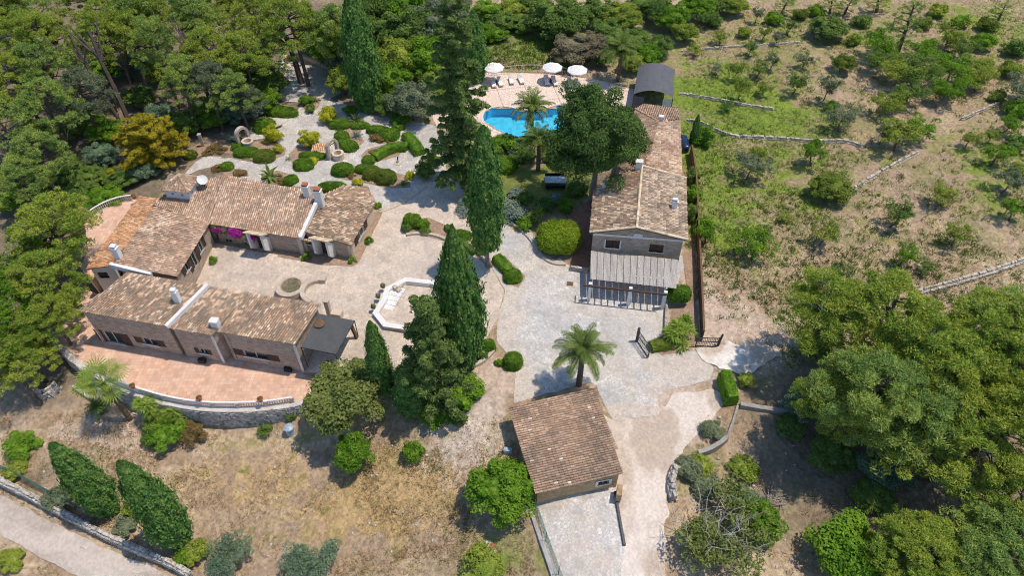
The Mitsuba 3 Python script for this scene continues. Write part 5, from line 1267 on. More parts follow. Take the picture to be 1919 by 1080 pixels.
# palms
def based(px, py): return G(px, py)
b = G(1085, 722); palm('date_palm', b, 4.6, 34, 3.5, 'date palm on the forecourt behind the tiled garage')
b = G(996, 262); palm('date_palm', b, 4.2, 34, 3.5, 'date palm at the near edge of the swimming pool')
b = crown_at(1010, 272, 4.0); palm('date_palm', b, 3.8, 34, 3.4, 'low date palm on the lawn behind the dark round conifer')
b = G(1158, 152); palm('date_palm', b, 4.2, 34, 4.0, 'date palm behind the pool deck beside the vaulted canopy')
b = G(244, 786); palm('fan_palm', b, 5.4, 19, 1.4, 'tall fan palm with a leaning trunk at the corner of the terrace', 'leaf_fan', frond='fan', trunk_r=.24, lift=(-.9, .35), lean=(-.5, .3))
b = G(192, 775); palm('cycad', b, .7, 26, 1.7, 'small dark palm in the dry grass below the terrace corner', 'leaf_palm', trunk_r=.2)
# bougainvillea
k = thing('bougainvillea', 'magenta bougainvillea climbing the courtyard wall', 'climbing plant')
q = np.array([bw_front.a + bw_front.u * x - bw_front.n * -.25 for x in np.linspace(.1, 5.4, 16)]); rng = np.random.default_rng(8)
c = np.array([[*q[i], 2.0 + rng.uniform(-.5, .6)] for i in range(16)])
scene[k + '__foliage'] = ply(clumps(c, np.full(16, .5), 90, .09, .5, rng), 'leaf_oak')
c2 = np.array([[*(bw_front.a + bw_front.u * x + bw_front.n * .55), z] for x, z in ((.3, 2.4), (.7, 2.3), (2.7, 2.3), (3.1, 2.0), (3.4, 2.4), (2.5, 2.6), (4.6, 1.9), (5.0, 2.3), (4.8, 1.5), (1.5, 2.5), (2.9, 2.55), (3.3, 2.2), (5.2, 2.2), (.9, 2.45), (4.9, 2.5), (2.4, 2.2))])
part(k, 'flowers', ply(clumps(c2, np.array([.3, .3, .6, .55, .5, .35, .5, .45, .35, .25, .5, .45, .4, .28, .4, .3]), 150, .075, .8, rng), 'petal_magenta'))
for px, py, text in ((573, 482, 'small flowering plant in the corner between the two porches'), (400, 487, 'small green bush at the left corner of the courtyard'), (352, 516, 'small plant in front of the middle wing of the house'), (692, 452, 'low plant under the end window of the house'), (708, 384, 'ivy bush at the rounded corner of the house'), (660, 488, 'small plants at the front corner of the rounded wing')):
    plant('small_shrub', 'shrub', 'leaf_bright', crown_at(px, py, .3), .8, .55, text, 'shrub')

# ------------------------------------------------------------------ pool furniture
def umbrella(px, py, label):
    k = thing('parasol', label, 'parasol'); p = G(px, py); p[2] = .03
    R, n, H = 1.55, 8, 2.35; v = [[0, 0, H + .55]] + [[R * math.cos(a), R * math.sin(a), H] for a in np.arange(n) * 2 * np.pi / n + .2] + [[R * math.cos(a), R * math.sin(a), H - .16] for a in np.arange(n) * 2 * np.pi / n + .2]
    f = [[0, 1 + i, 1 + (i + 1) % n] for i in range(n)] + [[1 + i, 1 + n + i, 1 + n + (i + 1) % n] for i in range(n)] + [[1 + i, 1 + n + (i + 1) % n, 1 + (i + 1) % n] for i in range(n)]
    m = trimesh.Trimesh(np.array(v) + p, f, process=False); scene[k + '__canopy'] = ply(m, 'white_cloth')
    part(k, 'pole', ply(tube([p, p + [0, 0, H + .6]], .03, 6), 'brown_wood')); part(k, 'base', ply(obox(p, (1, 0), .6, .6, 0, .1), 'dark_metal'))
    for i in range(n): part(k, 'rib', ply(beam(p + [0, 0, H + .45], p + np.array(v[1 + i]) * [.97, .97, 1] - [0, 0, .06], .03), 'brown_wood'))
for px, py, text in ((926, 153, 'leftmost white parasol on the pool deck'), (1034, 153, 'middle white parasol on the pool deck'), (1080, 158, 'right-hand white parasol on the pool deck')): umbrella(px, py, text)
def lounger(px, py, rot, label):
    k = thing('sun_lounger', label, 'sun lounger', None); p = G(px, py); p[2] = .03; M = xform(p, rot)
    f = cat_([box(-.33, .33, -1.0, .35, .24, .30)] + [box(sx * .28 - .04, sx * .28 + .04, y - .04, y + .04, 0, .24) for sx in (-1, 1) for y in (-.9, .3, .85)])
    scene[k + '__frame'] = ply(f.apply_transform(M), 'pale_cement')
    part(k, 'mattress', ply(box(-.31, .31, -.98, .33, .303, .40).apply_transform(M), 'white_cloth'))
    bk_ = beam([0, .35, .33], [0, .98, .78], .62, .1).apply_transform(M); part(k, 'backrest', ply(bk_, 'cushion'))
LG = [(925, 160, 'under the left parasol, left of its pair'), (937, 158, 'under the left parasol, right of its pair'), (958, 154, 'left one of the pair in the open sun'), (976, 153, 'right one of the pair in the open sun'), (1024, 155, 'under the middle parasol, left of its pair'), (1039, 157, 'under the middle parasol, right of its pair'), (1068, 160, 'under the right parasol, left of its pair'), (1082, 163, 'under the right parasol, right of its pair')]
for i, (px, py, text) in enumerate(LG): lounger(px, py, .25 if i % 2 else .12, 'pale sun lounger ' + text)
for i, (px, py) in enumerate(((931, 156), (1033, 154), (1077, 157))):
    k = thing('side_table', f'small dark side table under the {("left", "middle", "right")[i]} parasol', 'table'); p = G(px, py); p[2] = .03; scene[k] = ply(cat_([obox(p, (1, 0), .5, .5, .38, .43), obox(p, (1, 0), .1, .1, 0, .38)]), 'dark_metal')
# glass-and-rail fence behind the deck
k = thing('pool_fence', 'thin railing fence along the far edge of the pool deck', 'fence')
fp = smooth_path(GP([(900, 143), (950, 137), (1000, 134), (1050, 139), (1110, 147), (1190, 168)]), 1.2)
scene[k + '__rail'] = ply(tube(np.c_[fp, np.full(len(fp), 1.15)], .035, 5), 'pale_cement')
for i in range(0, len(fp)): part(k, 'post', ply(tube([[*fp[i], 0], [*fp[i], 1.15]], .03, 5), 'pale_cement'))
part(k, 'wire', ply(cat_([tube(np.c_[fp, np.full(len(fp), z)], .012, 3) for z in (.3, .58, .86)]), 'green_mesh'))
k = thing('low_wall', 'low pale wall around the upper patio under the pine', 'wall'); q = GP([(528, 150), (536, 112), (560, 108), (628, 134)]); scene[k] = ply(cat_([ribbon(q, .5, np.full(4, -.2), np.full(4, .75))]), 'cream_render')
k = thing('patio_fence', 'dark green wire fence along the left side of the upper patio', 'fence'); q = GP([(520, 165), (530, 110)]); 
for i in range(6): part(k, 'post', ply(tube([[*(q[0] + (q[1] - q[0]) * i / 5), 0], [*(q[0] + (q[1] - q[0]) * i / 5), 1.5]], .04, 5), 'green_mesh'))
scene[k + '__rail'] = ply(cat_([beam([*q[0], z], [*q[1], z], .04) for z in (.3, .6, .9, 1.2, 1.5)]), 'green_mesh')
# dining set under a pale blue table top on the lawn
k = thing('garden_table', 'pale blue table with dark benches on the small lawn under the conifer', 'table'); p = G(1040, 345)
scene[k + '__top'] = ply(obox(p, (1, -.02), 2.7, 1.35, .74, .8), 'blue_grey_metal')
for sx in (-1, 1):
    for sy in (-1, 1): part(k, 'leg', ply(obox(p + [sx * 1.2, sy * .55, 0], (1, 0), .09, .09, -.05, .74), 'dark_metal'))
for i, sy in enumerate((-1, 1)):
    kk = thing('garden_bench', f'dark {("near", "far")[i]} bench at the pale blue garden table', 'bench'); scene[kk] = ply(cat_([obox(p + [0, sy * 1.0, 0], (1, 0), 2.5, .5, .38, .46), obox(p + [0, sy * 1.22, 0], (1, 0), 2.5, .08, .46, .9)] + [obox(p + [sx * 1.1, sy * 1.0, 0], (1, 0), .08, .4, -.05, .38) for sx in (-1, 1)]), 'black_plastic')
k = thing('covered_machine', 'dark blue glossy cover over a machine beside the low tiled wing', 'cover'); p = G(1281, 275)
m = trimesh.creation.icosphere(3); s_ = lambda v: np.sign(v) * np.abs(v) ** .55
m = trimesh.Trimesh(s_(m.vertices) * [.55, 1.6, .62] * (1 + .12 * (meshkit.fbm(m.vertices * 2.2, 3, 2)[:, None] - .5)) + [0, 0, .55], m.faces, process=False); m.apply_translation(p); scene[k] = ply(m, 'navy_cover', True)
k = thing('white_tank', 'bluish white metal tank at the right end of the terrace wall', 'tank'); p = G(545, 812)
m = lathe([(.01, -.1), (.42, -.1), (.42, .9), (.5, .92), (.5, 1.02), (.3, 1.15), (.01, 1.2)], 14); m.apply_translation(p); scene[k] = ply(m, 'blue_grey_metal', 40)
k = thing('brush_pile', 'pale heap of dead twigs under the big pines', 'brush pile'); p = G(1443, 937); rng = np.random.default_rng(5)
scene[k] = ply(cat_([tube([p + rng.normal(size=3) * [.7, .4, .1] + [0, 0, .2], p + rng.normal(size=3) * [.9, .6, .15] + [0, 0, .3]], .03, 4) for _ in range(45)]), 'dry_twigs')

# ------------------------------------------------------------------ fences, gates, field walls
def iron_gate(a, b, h, label):
    k = thing('iron_gate', label, 'gate'); a, b = np.asarray(a, float), np.asarray(b, float); d = b - a; L = np.linalg.norm(d)
    scene[k + '__frame'] = ply(cat_([beam(a + [0, 0, z], b + [0, 0, z], .07) for z in (.12, h - .1, h * .55)] + [beam(q + [0, 0, .05], q + [0, 0, h], .1) for q in (a, b)]), 'dark_metal')
    n = max(5, int(L / .16))
    for i in range(1, n): part(k, 'bar', ply(beam(a + d * i / n + [0, 0, .15], a + d * i / n + [0, 0, h - .12], .035), 'dark_metal'))
iron_gate(G(1194, 641), G(1214, 671), 1.75, 'open black iron gate leaf standing on the forecourt near the palm')
iron_gate(G(1303, 650), G(1343, 651), 1.5, 'open iron gate leaf at the end of the brushwood fence')
k = thing('gate_post', 'dark square gate post beside the open gate leaf on the forecourt', 'post'); scene[k] = ply(obox(G(1193, 640), (.5, 1), .24, .24, -.2, 2.1), 'dark_metal')
k = thing('gate_post', 'leaning dark gate post at the outer end of the right iron gate', 'post'); p = G(1345, 650); scene[k] = ply(beam(p - [0, 0, .2], p + [.2, .2, 1.7], .16), 'dark_metal')
k = thing('brushwood_fence', 'long brown brushwood fence running down beside the gabled house', 'fence')
q = smooth_path(GP([(1293, 290), (1301, 350), (1305, 430), (1309, 520), (1314, 640)]), .9); zq = ground(q[:, 0], q[:, 1])
scene[k + '__screen'] = ply(ribbon(q, .12, zq - .1, zq + 1.55), 'brown_wood')
part(k, 'cap_rail', ply(ribbon(q, .2, zq + 1.55, zq + 1.64), 'brown_wood'))
for i in range(0, len(q), 2): part(k, 'post', ply(obox([*q[i], zq[i]], (1, 0), .14, .2, -.2, 1.75), 'brown_wood'))
k = thing('low_wall', 'dark low wall along the forecourt beside the planted gate bed', 'wall'); q = GP([(1249, 565), (1247, 600), (1246, 645)]); scene[k] = ply(ribbon(q, .25, np.full(3, -.2), np.full(3, .6)), 'grey_stone')
def field_wall(path, h, w, label, name='stone_wall', size=.36, cover=1.0, seed=1):
    k = thing(name, label, 'wall'); p = smooth_path(GP(path), .5); z = ground(p[:, 0], p[:, 1])
    scene[k + '__core'] = ply(ribbon(p, w * .8, z - .5, z + h * .9), 'grey_stone' if h > .7 else 'pale_stone')
    ms = [stones(p, z - .1, z + h, o * w * .42, size, seed + i) for i, o in enumerate((-1, 1))]
    rng = np.random.default_rng(seed); cap = stones(p, z + h * .86, z + h * .86 + size * .3, 0, size * 1.3, seed + 9)
    part(k, 'stone', ply(cat_(ms + [cap]), 'pale_stone' if h < .7 else 'loose_stone'), kind='stuff')
field_wall([(-40, 885), (0, 905), (60, 935), (130, 972), (220, 1018), (300, 1052), (360, 1083)], 1.1, .5, 'long dry stone wall along the road at the lower left', seed=3, size=.3)
field_wall([(1283, 228), (1330, 240), (1362, 254), (1400, 259), (1470, 262), (1540, 267), (1590, 268), (1612, 276)], .18, .34, 'curving pale stone edge across the green field right of the low wing', seed=5, size=.34)
field_wall([(1272, 178), (1320, 184), (1390, 197), (1450, 206)], .12, .28, 'straight pale stone edge across the field level with the vaulted canopy', seed=6, size=.34)
field_wall([(1600, 355), (1640, 330), (1690, 302), (1720, 288)], .2, .36, 'short tumbled stone wall on the dry slope beyond the round bush', seed=7, size=.34, cover=.8)
field_wall([(1708, 554), (1760, 540), (1830, 520), (1900, 497), (1960, 478)], .5, .6, 'pale stone wall behind the big pines at the right edge', seed=8)
field_wall([(1800, 225), (1840, 208), (1870, 195)], .15, .3, 'broken stone wall at the far right of the dry hillside', seed=9, size=.32)
field_wall([(1262, 940), (1258, 900), (1266, 880)], .9, .6, 'short stone wall beside the driveway, right of the garage', seed=10)
field_wall([(1275, 98), (1330, 92), (1420, 86), (1500, 80)], .06, .22, 'faint stone terrace edge far up the right-hand field', seed=12, size=.3)
field_wall([(60, 730), (90, 745), (112, 728)], 1.0, .7, 'rounded grey stone wall end at the left edge under the pines', seed=13)
k = thing('retaining_wall', 'pale cement retaining wall stub right of the driveway', 'wall'); q = smooth_path(GP([(1306, 856), (1335, 845), (1360, 826)]), .5); zq = ground(q[:, 0], q[:, 1]); scene[k] = ply(ribbon(q, .4, zq - .6, zq + .8), 'old_cement')
k = thing('retaining_wall', 'dark cement retaining wall under the big pines, right of the box hedge', 'wall'); q = smooth_path(GP([(1386, 762), (1420, 768), (1460, 774), (1480, 776)]), .5); zq = ground(q[:, 0], q[:, 1]); scene[k] = ply(ribbon(q, .45, zq - 1.6, zq + .5), 'old_cement')
k = thing('retaining_wall', 'narrow wall leading from the box hedge to the wall stub', 'wall'); q = smooth_path(GP([(1382, 762), (1372, 795), (1362, 822)]), .5); zq = ground(q[:, 0], q[:, 1]); scene[k] = ply(ribbon(q, .22, zq - 1.2, zq + .2), 'old_cement')
def net_fence(path, h, label):
    k = thing('net_fence', label, 'fence'); p = smooth_path(GP(path), .8); z = ground(p[:, 0], p[:, 1])
    for i in range(0, len(p), 3): part(k, 'post', ply(tube([[*p[i], z[i] - .2], [*p[i], z[i] + h]], .035, 5), 'green_mesh'))
    ms = [tube(np.c_[p, z + h * t], .012, 3) for t in np.linspace(.05, .98, 9)]
    fine = smooth_path(GP(path), .14); zf = ground(fine[:, 0], fine[:, 1])
    ms += [beam([*fine[i], zf[i]], [*fine[i], zf[i] + h], .012) for i in range(len(fine))]
    part(k, 'mesh', ply(cat_(ms), 'green_mesh'), kind='stuff')
net_fence([(-20, 872), (40, 898), (90, 925), (150, 955)], 1.4, 'green wire fence on top of the dry stone wall at the lower left')
net_fence([(1003, 955), (1018, 1000), (1045, 1075), (1055, 1100)], 1.7, 'green wire net fence along the left of the garage forecourt')
k = thing('curb', 'pale concrete kerb under the green net fence', 'kerb'); q = smooth_path(GP([(996, 962), (1010, 1005), (1036, 1080), (1045, 1110)]), .8); zq = ground(q[:, 0], q[:, 1]); scene[k] = ply(ribbon(q, .3, zq - .3, zq + .3), 'pale_cement')
for path, w, h, text in (([(762, 442), (800, 440), (835, 450), (848, 458)], .35, .3, 'low curved stone kerb in front of the left courtyard bed'), ([(838, 430), (860, 444), (890, 468), (910, 492)], .35, .3, 'low stone kerb running to the standard cypress'), ([(958, 420), (985, 440), (1005, 465), (1020, 485), (1060, 497)], .3, .25, 'low kerb around the bed of the mushroom bush'), ([(884, 690), (905, 680), (925, 660)], .35, .45, 'curved white kerb at the foot of the broad cypress'), ([(712, 398), (745, 386), (780, 365), (800, 350)], .2, .1, 'thin dark paving joint kerb from the house corner to the shade')):
    k = thing('stone_kerb', text, 'kerb'); q = smooth_path(GP(path), .4); zq = ground(q[:, 0], q[:, 1]); scene[k] = ply(ribbon(q, w, zq - .2, zq + h), 'cut_stone')

k = thing('manhole_cover', 'reddish square manhole cover in the dry grass near the bottom, left of the green net', 'manhole cover'); p = G(925, 1026)
scene[k + '__frame'] = ply(obox(p, (1, .1), 1.3, 1.1, p[2] - .1, p[2] + .1), 'pale_cement'); scene[k + '__lid'] = ply(obox(p, (1, .1), .7, .6, p[2] + .1, p[2] + .13), 'terracotta_pot')
k = thing('wicker_disc', 'round dark brown basket lid lying on the grey shade canopy', 'basket'); c = SC[3] * .62 + SC[0] * .28 + SC[1] * .02 + SC[2] * .08
m = lathe([(.01, .02), (.5, .02), (.56, .1), (.5, .16), (.2, .2), (.01, .21)], 16); m.apply_translation(c + [.25, 0, .0]); scene[k] = ply(m, 'brown_wood', 40)
for px, py, text in ((380, 679, 'small black box at the wall foot under the little window'), (541, 695, 'small black box at the right front corner of the terrace wall foot'), (952, 848, 'small grey box beside the left wall of the garage')):
    k = thing('utility_box', text, 'box'); p = at(px, py, TZ) if px < 900 else G(px, py); scene[k] = ply(cat_([obox(p, (1, -.15), .75, .4, p[2] - .02, p[2] + .5), obox(p, (1, -.15), .6, .44, p[2] + .08, p[2] + .42)]), 'black_plastic' if px < 900 else 'blue_grey_metal')

# ------------------------------------------------------------------ trees one can name
def cyp(name, kind, base, top_py, R, label, leaf='leaf_cypress', v=0):
    b = G(*base); plant(name, kind, leaf, b, standing(b, top_py), R, label, 'cypress tree', variant=v)
cyp('cypress', 'cypress', (338, 1012), 866, 1.5, 'dark leaning-looking cypress at the lower left, the nearer of the two by the road')
cyp('cypress', 'cypress', (205, 955), 832, 1.4, 'shaggy dark cypress at the lower left, farther of the two by the road', v=1)
cyp('cypress', 'cypress', (692, 204), -25, 2.2, 'very tall dark cypress at the back of the rock garden', v=1)
cyp('standard_cypress', 'standard_cypress', (914, 500), 237, 1.7, 'cypress on bare trunks beside the forecourt, standing clear of the ground')
cyp('broad_cypress', 'broad_cypress', (868, 682), 424, 2.05, 'broad bright green cone-shaped cypress in front of the stone basin', 'leaf_cypress')
cyp('cypress', 'cypress', (722, 735), 603, 1.05, 'slim small cypress just right of the grey shade canopy')
cyp('cypress', 'cypress', (892, 150), 18, 1.6, 'dark narrow cypress left of the pool, behind the tall conifer', v=1)
cyp('cypress', 'cypress', (1298, 268), 214, .5, 'tiny thin cypress beside the dark blue cover')
cyp('cypress', 'cypress', (772, 770), 690, 1.3, 'dark cypress squeezed behind the drooping conifer')
b = G(868, 352); plant('tall_conifer', 'cedar', 'leaf_cedar', b, standing(b, -30), 4.3, 'tallest ragged conifer in the middle, in front of the swimming pool', 'conifer')
b = G(820, 752); plant('drooping_conifer', 'low_cedar', 'leaf_cedar', b, standing(b, 560), 4.2, 'spreading conifer with drooping tips in front of the broad cypress', 'conifer')
b = G(1106, 382); plant('round_conifer', 'round_conifer', 'leaf_dark', b, 15.2, 5.5, 'huge dark rounded conifer between the pool and the gabled house', 'conifer')
plant('golden_conifer', 'golden_conifer', 'leaf_gold', crown_at(285, 276, 2.6), 6.8, 5.0, 'wide golden-green conifer left of the rock garden', 'conifer')
grow('golden_tree', 'bush', 'leaf_lemon', [(616, 216, 2.2, 1.35), (510, 252, 2.2, 1.35), (580, 262, 2.3, 1.6), (521, 279, 1.0, .7), (588, 300, .7, .7), (769, 329, .9, .7), (670, 341, .9, .7)],
     ['bright golden small tree on a thin trunk, the rearmost of the garden', 'bright golden small tree beside the stone bench', 'pale yellow shrub above the tiled niche', 'small bright yellow bush right of the olive-green dome', 'low yellow flowers behind the central clipped dome', 'small yellow plant at the right end of the front bed', 'small yellow-green bush between the round domes'], 'shrub')
plant('olive_tree', 'oak', 'leaf_olive', crown_at(772, 190, 3.0), 5.4, 3.0, 'grey-green olive tree between the tall cypress and the tall conifer')
plant('carob_tree', 'oak', 'leaf_carob', crown_at(638, 738, 3.3), 5.6, 4.1, 'large olive-green round tree at the right end of the terrace wall')
plant('citrus_tree', 'oak', 'leaf_bright', crown_at(660, 848, 2.0), 3.7, 2.0, 'bright green leafy tree in the dry grass below the large round tree')
plant('citrus_tree', 'bush', 'leaf_bright', crown_at(773, 845, 1.0), 1.9, 1.05, 'small lone green tree in the middle of the dry grass')
plant('fig_tree', 'oak', 'leaf_bright', crown_at(945, 918, 2.4), 4.4, 2.9, 'lush green tree at the left wall of the garage')
plant('bare_tree', 'open_tree', 'leaf_carob', crown_at(1335, 1000, 2.2), 3.8, 4.0, 'scraggly shrub tree with many bare grey branches at the bottom, right of the driveway')
rng = np.random.default_rng(31); b = crown_at(1335, 1000, 2.4); k = thing('dead_branches', 'spray of bare grey branches rising out of the scraggly shrub tree', 'branches'); ms = []
for i in range(26):
    a, el, L = rng.uniform(0, 6.28), rng.uniform(.45, 1.3), rng.uniform(3.4, 5.4); e = b + [L * math.cos(a) * math.cos(el), L * math.sin(a) * math.cos(el), .9 + L * math.sin(el)]
    ms.append(limb(b + [0, 0, .4], e, .06, .02, rng, .25, 6))
    for j in range(5):
        s = rng.uniform(.4, .95); o = b + (e - b) * s; ms.append(limb(o, o + rng.normal(size=3) * .55 + [0, 0, .3], .03, .014, rng, .3, 4))
scene[k] = ply(cat_(ms), 'bare_bark')
plant('green_shrub_tree', 'oak', 'leaf_bright', crown_at(1425, 978, 1.6), 3.0, 1.9, 'bright green bush right of the scraggly shrub tree')
plant('green_shrub_tree', 'oak', 'leaf_bright', crown_at(1600, 1050, 1.8), 3.6, 3.6, 'wide bright green thicket at the bottom edge under the pines')
plant('blue_shrub', 'open_tree', 'leaf_blue', crown_at(572, 1050, 1.4), 2.7, 2.5, 'bluish green round shrub at the bottom, middle of the dry grass')
plant('blue_shrub', 'open_tree', 'leaf_blue', crown_at(432, 1050, 1.4), 2.6, 2.0, 'bluish grey shrub at the bottom edge beside the nearer cypress')
plant('green_shrub', 'bush', 'leaf_yellow_green', crown_at(905, 1062, .8), 1.6, 2.0, 'straggly green shrub at the bottom edge near the garage forecourt', 'shrub')
grow('roadside_shrub', 'bush', ['leaf_yellow_green', 'leaf_olive', 'leaf_yellow_green', 'leaf_bright'], [(250, 950, 1.6, 1.1), (105, 935, 1.4, 1.3), (370, 1035, 1.6, 1.2), (40, 833, 1.7, 1.7), (30, 880, 1.0, 1.3), (235, 985, 1.3, 1.2), (180, 940, 1.3, 1.0), (345, 1045, 1.3, 1.0), (20, 1050, 1.2, 1.3)],
     ['yellow-green shrub between the two lower-left cypresses', 'grey-green shrub behind the road wall, far left', 'yellow-green shrub at the right foot of the nearer cypress', 'bright leafy shrub at the left edge above the road', 'low pale shrub at the left edge just above the road wall', 'shrub spilling over the road wall under the farther cypress', 'shrub at the left foot of the farther cypress', 'shrub hanging over the road wall near the bottom', 'dark shrub on the near verge of the road in the corner'], 'shrub')
grow('terrace_shrub', 'bush', ['leaf_bright', 'leaf_rust', 'leaf_oak'], [(320, 808, 2.0, 2.1), (360, 812, 1.6, 1.4), (282, 822, 1.2, 1.0)], ['green leafy shrub under the bright spiky cluster at the terrace wall', 'rusty-tipped shrub at the foot of the terrace wall', 'dark shrub at the left foot of the spiky cluster'], 'shrub')
grow('wall_creeper', 'shrub', 'leaf_oak', [(398, 776, 1.0, .5), (420, 790, 1.1, .55), (470, 790, 1.0, .5), (517, 778, 1.0, .5), (498, 808, .9, .8), (545, 775, 1.2, .7)], 'small green creeper on the grey terrace wall, {} from the left', 'climbing plant')
grow('conifer_skirt', 'bush', 'leaf_bright', [(880, 725, 1.2, 1.6), (860, 750, 1.1, 1.7), (820, 772, 1.0, 1.8), (780, 760, 1.0, 1.4)], 'leafy bush at the foot of the drooping conifer, {} from the left', 'shrub')
grow('lavender', 'bush', 'leaf_sage', [(878, 388, 1.5, 1.5), (965, 398, 1.7, 1.7), (945, 385, 1.3, 1.2), (967, 363, 1.0, 1.0), (1041, 371, .9, 1.0), (436, 257, .9, 1.0), (486, 208, 1.0, 1.0)],
     ['silver-grey shrub just left of the bare-trunk cypress', 'large silver-grey shrub just right of the bare-trunk cypress', 'smaller silvery shrub touching the bare-trunk cypress', 'pale grey shrub at the near edge of the small lawn', 'blue-grey shrub in front of the garden table', 'silvery shrub at the left foot of the left arched well', 'silvery shrub at the left end of the long curved hedge'], 'shrub')
grow('garden_shrub', 'bush', ['leaf_oak', 'leaf_bright', 'leaf_oak', 'leaf_hedge'], [(762, 425, 1.0, .8), (793, 422, 1.2, .9), (797, 433, .8, .7), (985, 420, 1.3, 1.1), (1022, 385, 1.3, 1.3), (1060, 385, 1.2, 1.2), (985, 370, 1.0, 1.2), (573, 187, 1.4, 1.1), (582, 203, 1.1, .8), (655, 207, 1.2, 1.1), (795, 320, 2.2, 1.3), (812, 300, 2.0, 1.2), (905, 470, .8, .8), (935, 680, .5, .5), (905, 665, .9, .7), (750, 225, 1.5, 1.5), (960, 300, 1.2, 1.4), (960, 270, 1.8, 1.6), (985, 290, 1.6, 1.5), (930, 275, 1.5, 1.4), (1080, 355, 1.4, 1.4), (1300, 365, 2.2, 1.1), (1297, 400, 2.0, 1.0), (1320, 255, 2.4, 1.7), (1300, 330, 2.0, 1.0), (1320, 425, 1.8, 1.3), (1262, 496, .9, .5)],
     'green garden shrub in the planted beds, {} from the left', 'shrub')
grow('patch_plant', 'shrub', 'leaf_rust', [(400, 275, .5, 1.0), (415, 282, .5, .9), (392, 285, .4, .9), (447, 325, .5, 1.0), (530, 337, .5, .9), (410, 315, .5, .9), (705, 258, .7, 1.0), (718, 262, .6, .9), (659, 330, .5, .6), (700, 285, .3, .8)], 'rusty low plant in the soil beds of the rock garden, {} from the left', 'shrub')
grow('poolside_plant', 'bush', ['leaf_bright', 'leaf_blue', 'leaf_oak'], [(935, 262, 1.1, 1.1), (965, 278, 1.3, 1.3), (1030, 285, 1.6, 1.6), (1050, 300, 1.6, 1.6), (915, 262, 1.0, .8), (1010, 258, .8, 1.0), (985, 262, .8, 1.0), (950, 256, .7, .9)], 'low green plant at the near rim of the pool, {} from the left', 'shrub')
# shrubs of the gate bed and the driveway side
grow('driveway_shrub', 'bush', ['leaf_olive', 'leaf_yellow_green'], [(1335, 805, 1.1, 1.2), (1398, 712, 1.2, .9), (1290, 880, 1.3, 1.3), (1312, 870, 1.0, 1.2), (1320, 910, 1.0, 1.5), (1395, 880, 1.2, 1.4)], 'straggly grey-green shrub on the right side of the driveway, {} from the left', 'shrub')

# ------------------------------------------------------------------ the pine wood on the left
P1 = [(40, 62, 13, 4.4), (115, 38, 13, 4.2), (190, 22, 14, 4.4), (265, 14, 13, 4.2), (345, 25, 13, 4.0), (415, 30, 13, 4.4), (480, 25, 13, 4.2), (548, 30, 14, 4.6), (605, 25, 12, 4.2), (640, 60, 10, 3.6), (10, 10, 13, 4.4), (75, 5, 13, 4.4), (150, -10, 13, 4.4), (230, -15, 13, 4.4), (380, -15, 13, 4.4), (455, -20, 13, 4.2)]
P2 = [(25, 140, 12, 4.3), (85, 108, 13, 4.4), (155, 78, 14, 4.2), (232, 62, 13, 3.8), (285, 70, 14, 3.4), (395, 90, 12, 4.0), (455, 95, 11, 4.0), (500, 90, 9, 3.6)]
P3 = [(18, 225, 11, 4.2), (75, 190, 12, 4.4), (140, 165, 11, 3.8), (60, 285, 10, 3.8), (330, 140, 11, 3.4), (385, 150, 10, 3.4), (440, 160, 9, 3.2), (20, 330, 9, 3.6), (462, 180, 6, 2.4)]
P4 = [(18, 418, 12, 4.8), (48, 440, 9, 3.2), (25, 505, 11, 4.6), (75, 515, 10, 3.7), (86, 580, 9, 2.7), (35, 600, 10, 4.4), (72, 612, 8, 3.2), (18, 690, 8, 3.6), (70, 475, 8, 2.4), (45, 665, 6, 3.0)]
grow('pine_tree', 'pine', ['leaf_pine', 'leaf_pine', 'leaf_pine_deep'], P1, 'tall pine along the top edge of the left wood, {} from the left')
grow('pine_tree', 'pine', ['leaf_pine', 'leaf_pine_deep', 'leaf_pine'], P2, 'pine in the second row of the left wood, {} from the left')
grow('pine_tree', 'pine', ['leaf_pine_deep', 'leaf_pine_deep', 'leaf_olive'], P3, 'pine in the nearest row of the left wood, {} from the left')
grow('pine_tree', 'pine', ['leaf_pine', 'leaf_pine', 'leaf_bright'], P4, 'bright green pine at the left edge beside the house, {} from the left')
def bare_trunk(base, top_px, h, r, label, fork=True):
    k = thing('bare_pine', label, 'tree'); b = G(*base); t = at(*top_px, b[2] + h); rng = np.random.default_rng(int(base[0]))
    ms = [limb(b - [0, 0, .4], t, r, r * .55, rng, .06, 8)]
    scene[k + '__trunk'] = ply(ms[0], 'bark_pine'); ms = []
    if fork: ms += [limb(b + (t - b) * .72, t + [rng.normal() * 2.0 - 1, rng.normal() * 1.5, 1.5], r * .5, r * .2, rng, .1) for _ in range(3)]
    for m in ms: part(k, 'limb', ply(m, 'bark_pine'))
bare_trunk((247, 240), (168, 60), 13, .36, 'dark leaning pine trunk above the golden conifer, the thicker of two')
bare_trunk((226, 228), (130, 70), 12, .26, 'thin dark leaning pine trunk left of the thicker one')
bare_trunk((262, 205), (222, 100), 8, .2, 'pale thin trunk right of the dark leaning trunk')
bare_trunk((362, 105), (338, -10), 11, .34, 'dark bare pine trunk near the top, left of centre of the wood')
bare_trunk((400, 205), (345, 60), 11, .3, 'dark pine trunk in deep shade above the garden post')
bare_trunk((566, 156), (538, 70), 7, .5, 'thick pine trunk rising through the upper patio')
bare_trunk((140, 300), (120, 250), 6, .22, 'short pale trunk in the shade at the left')
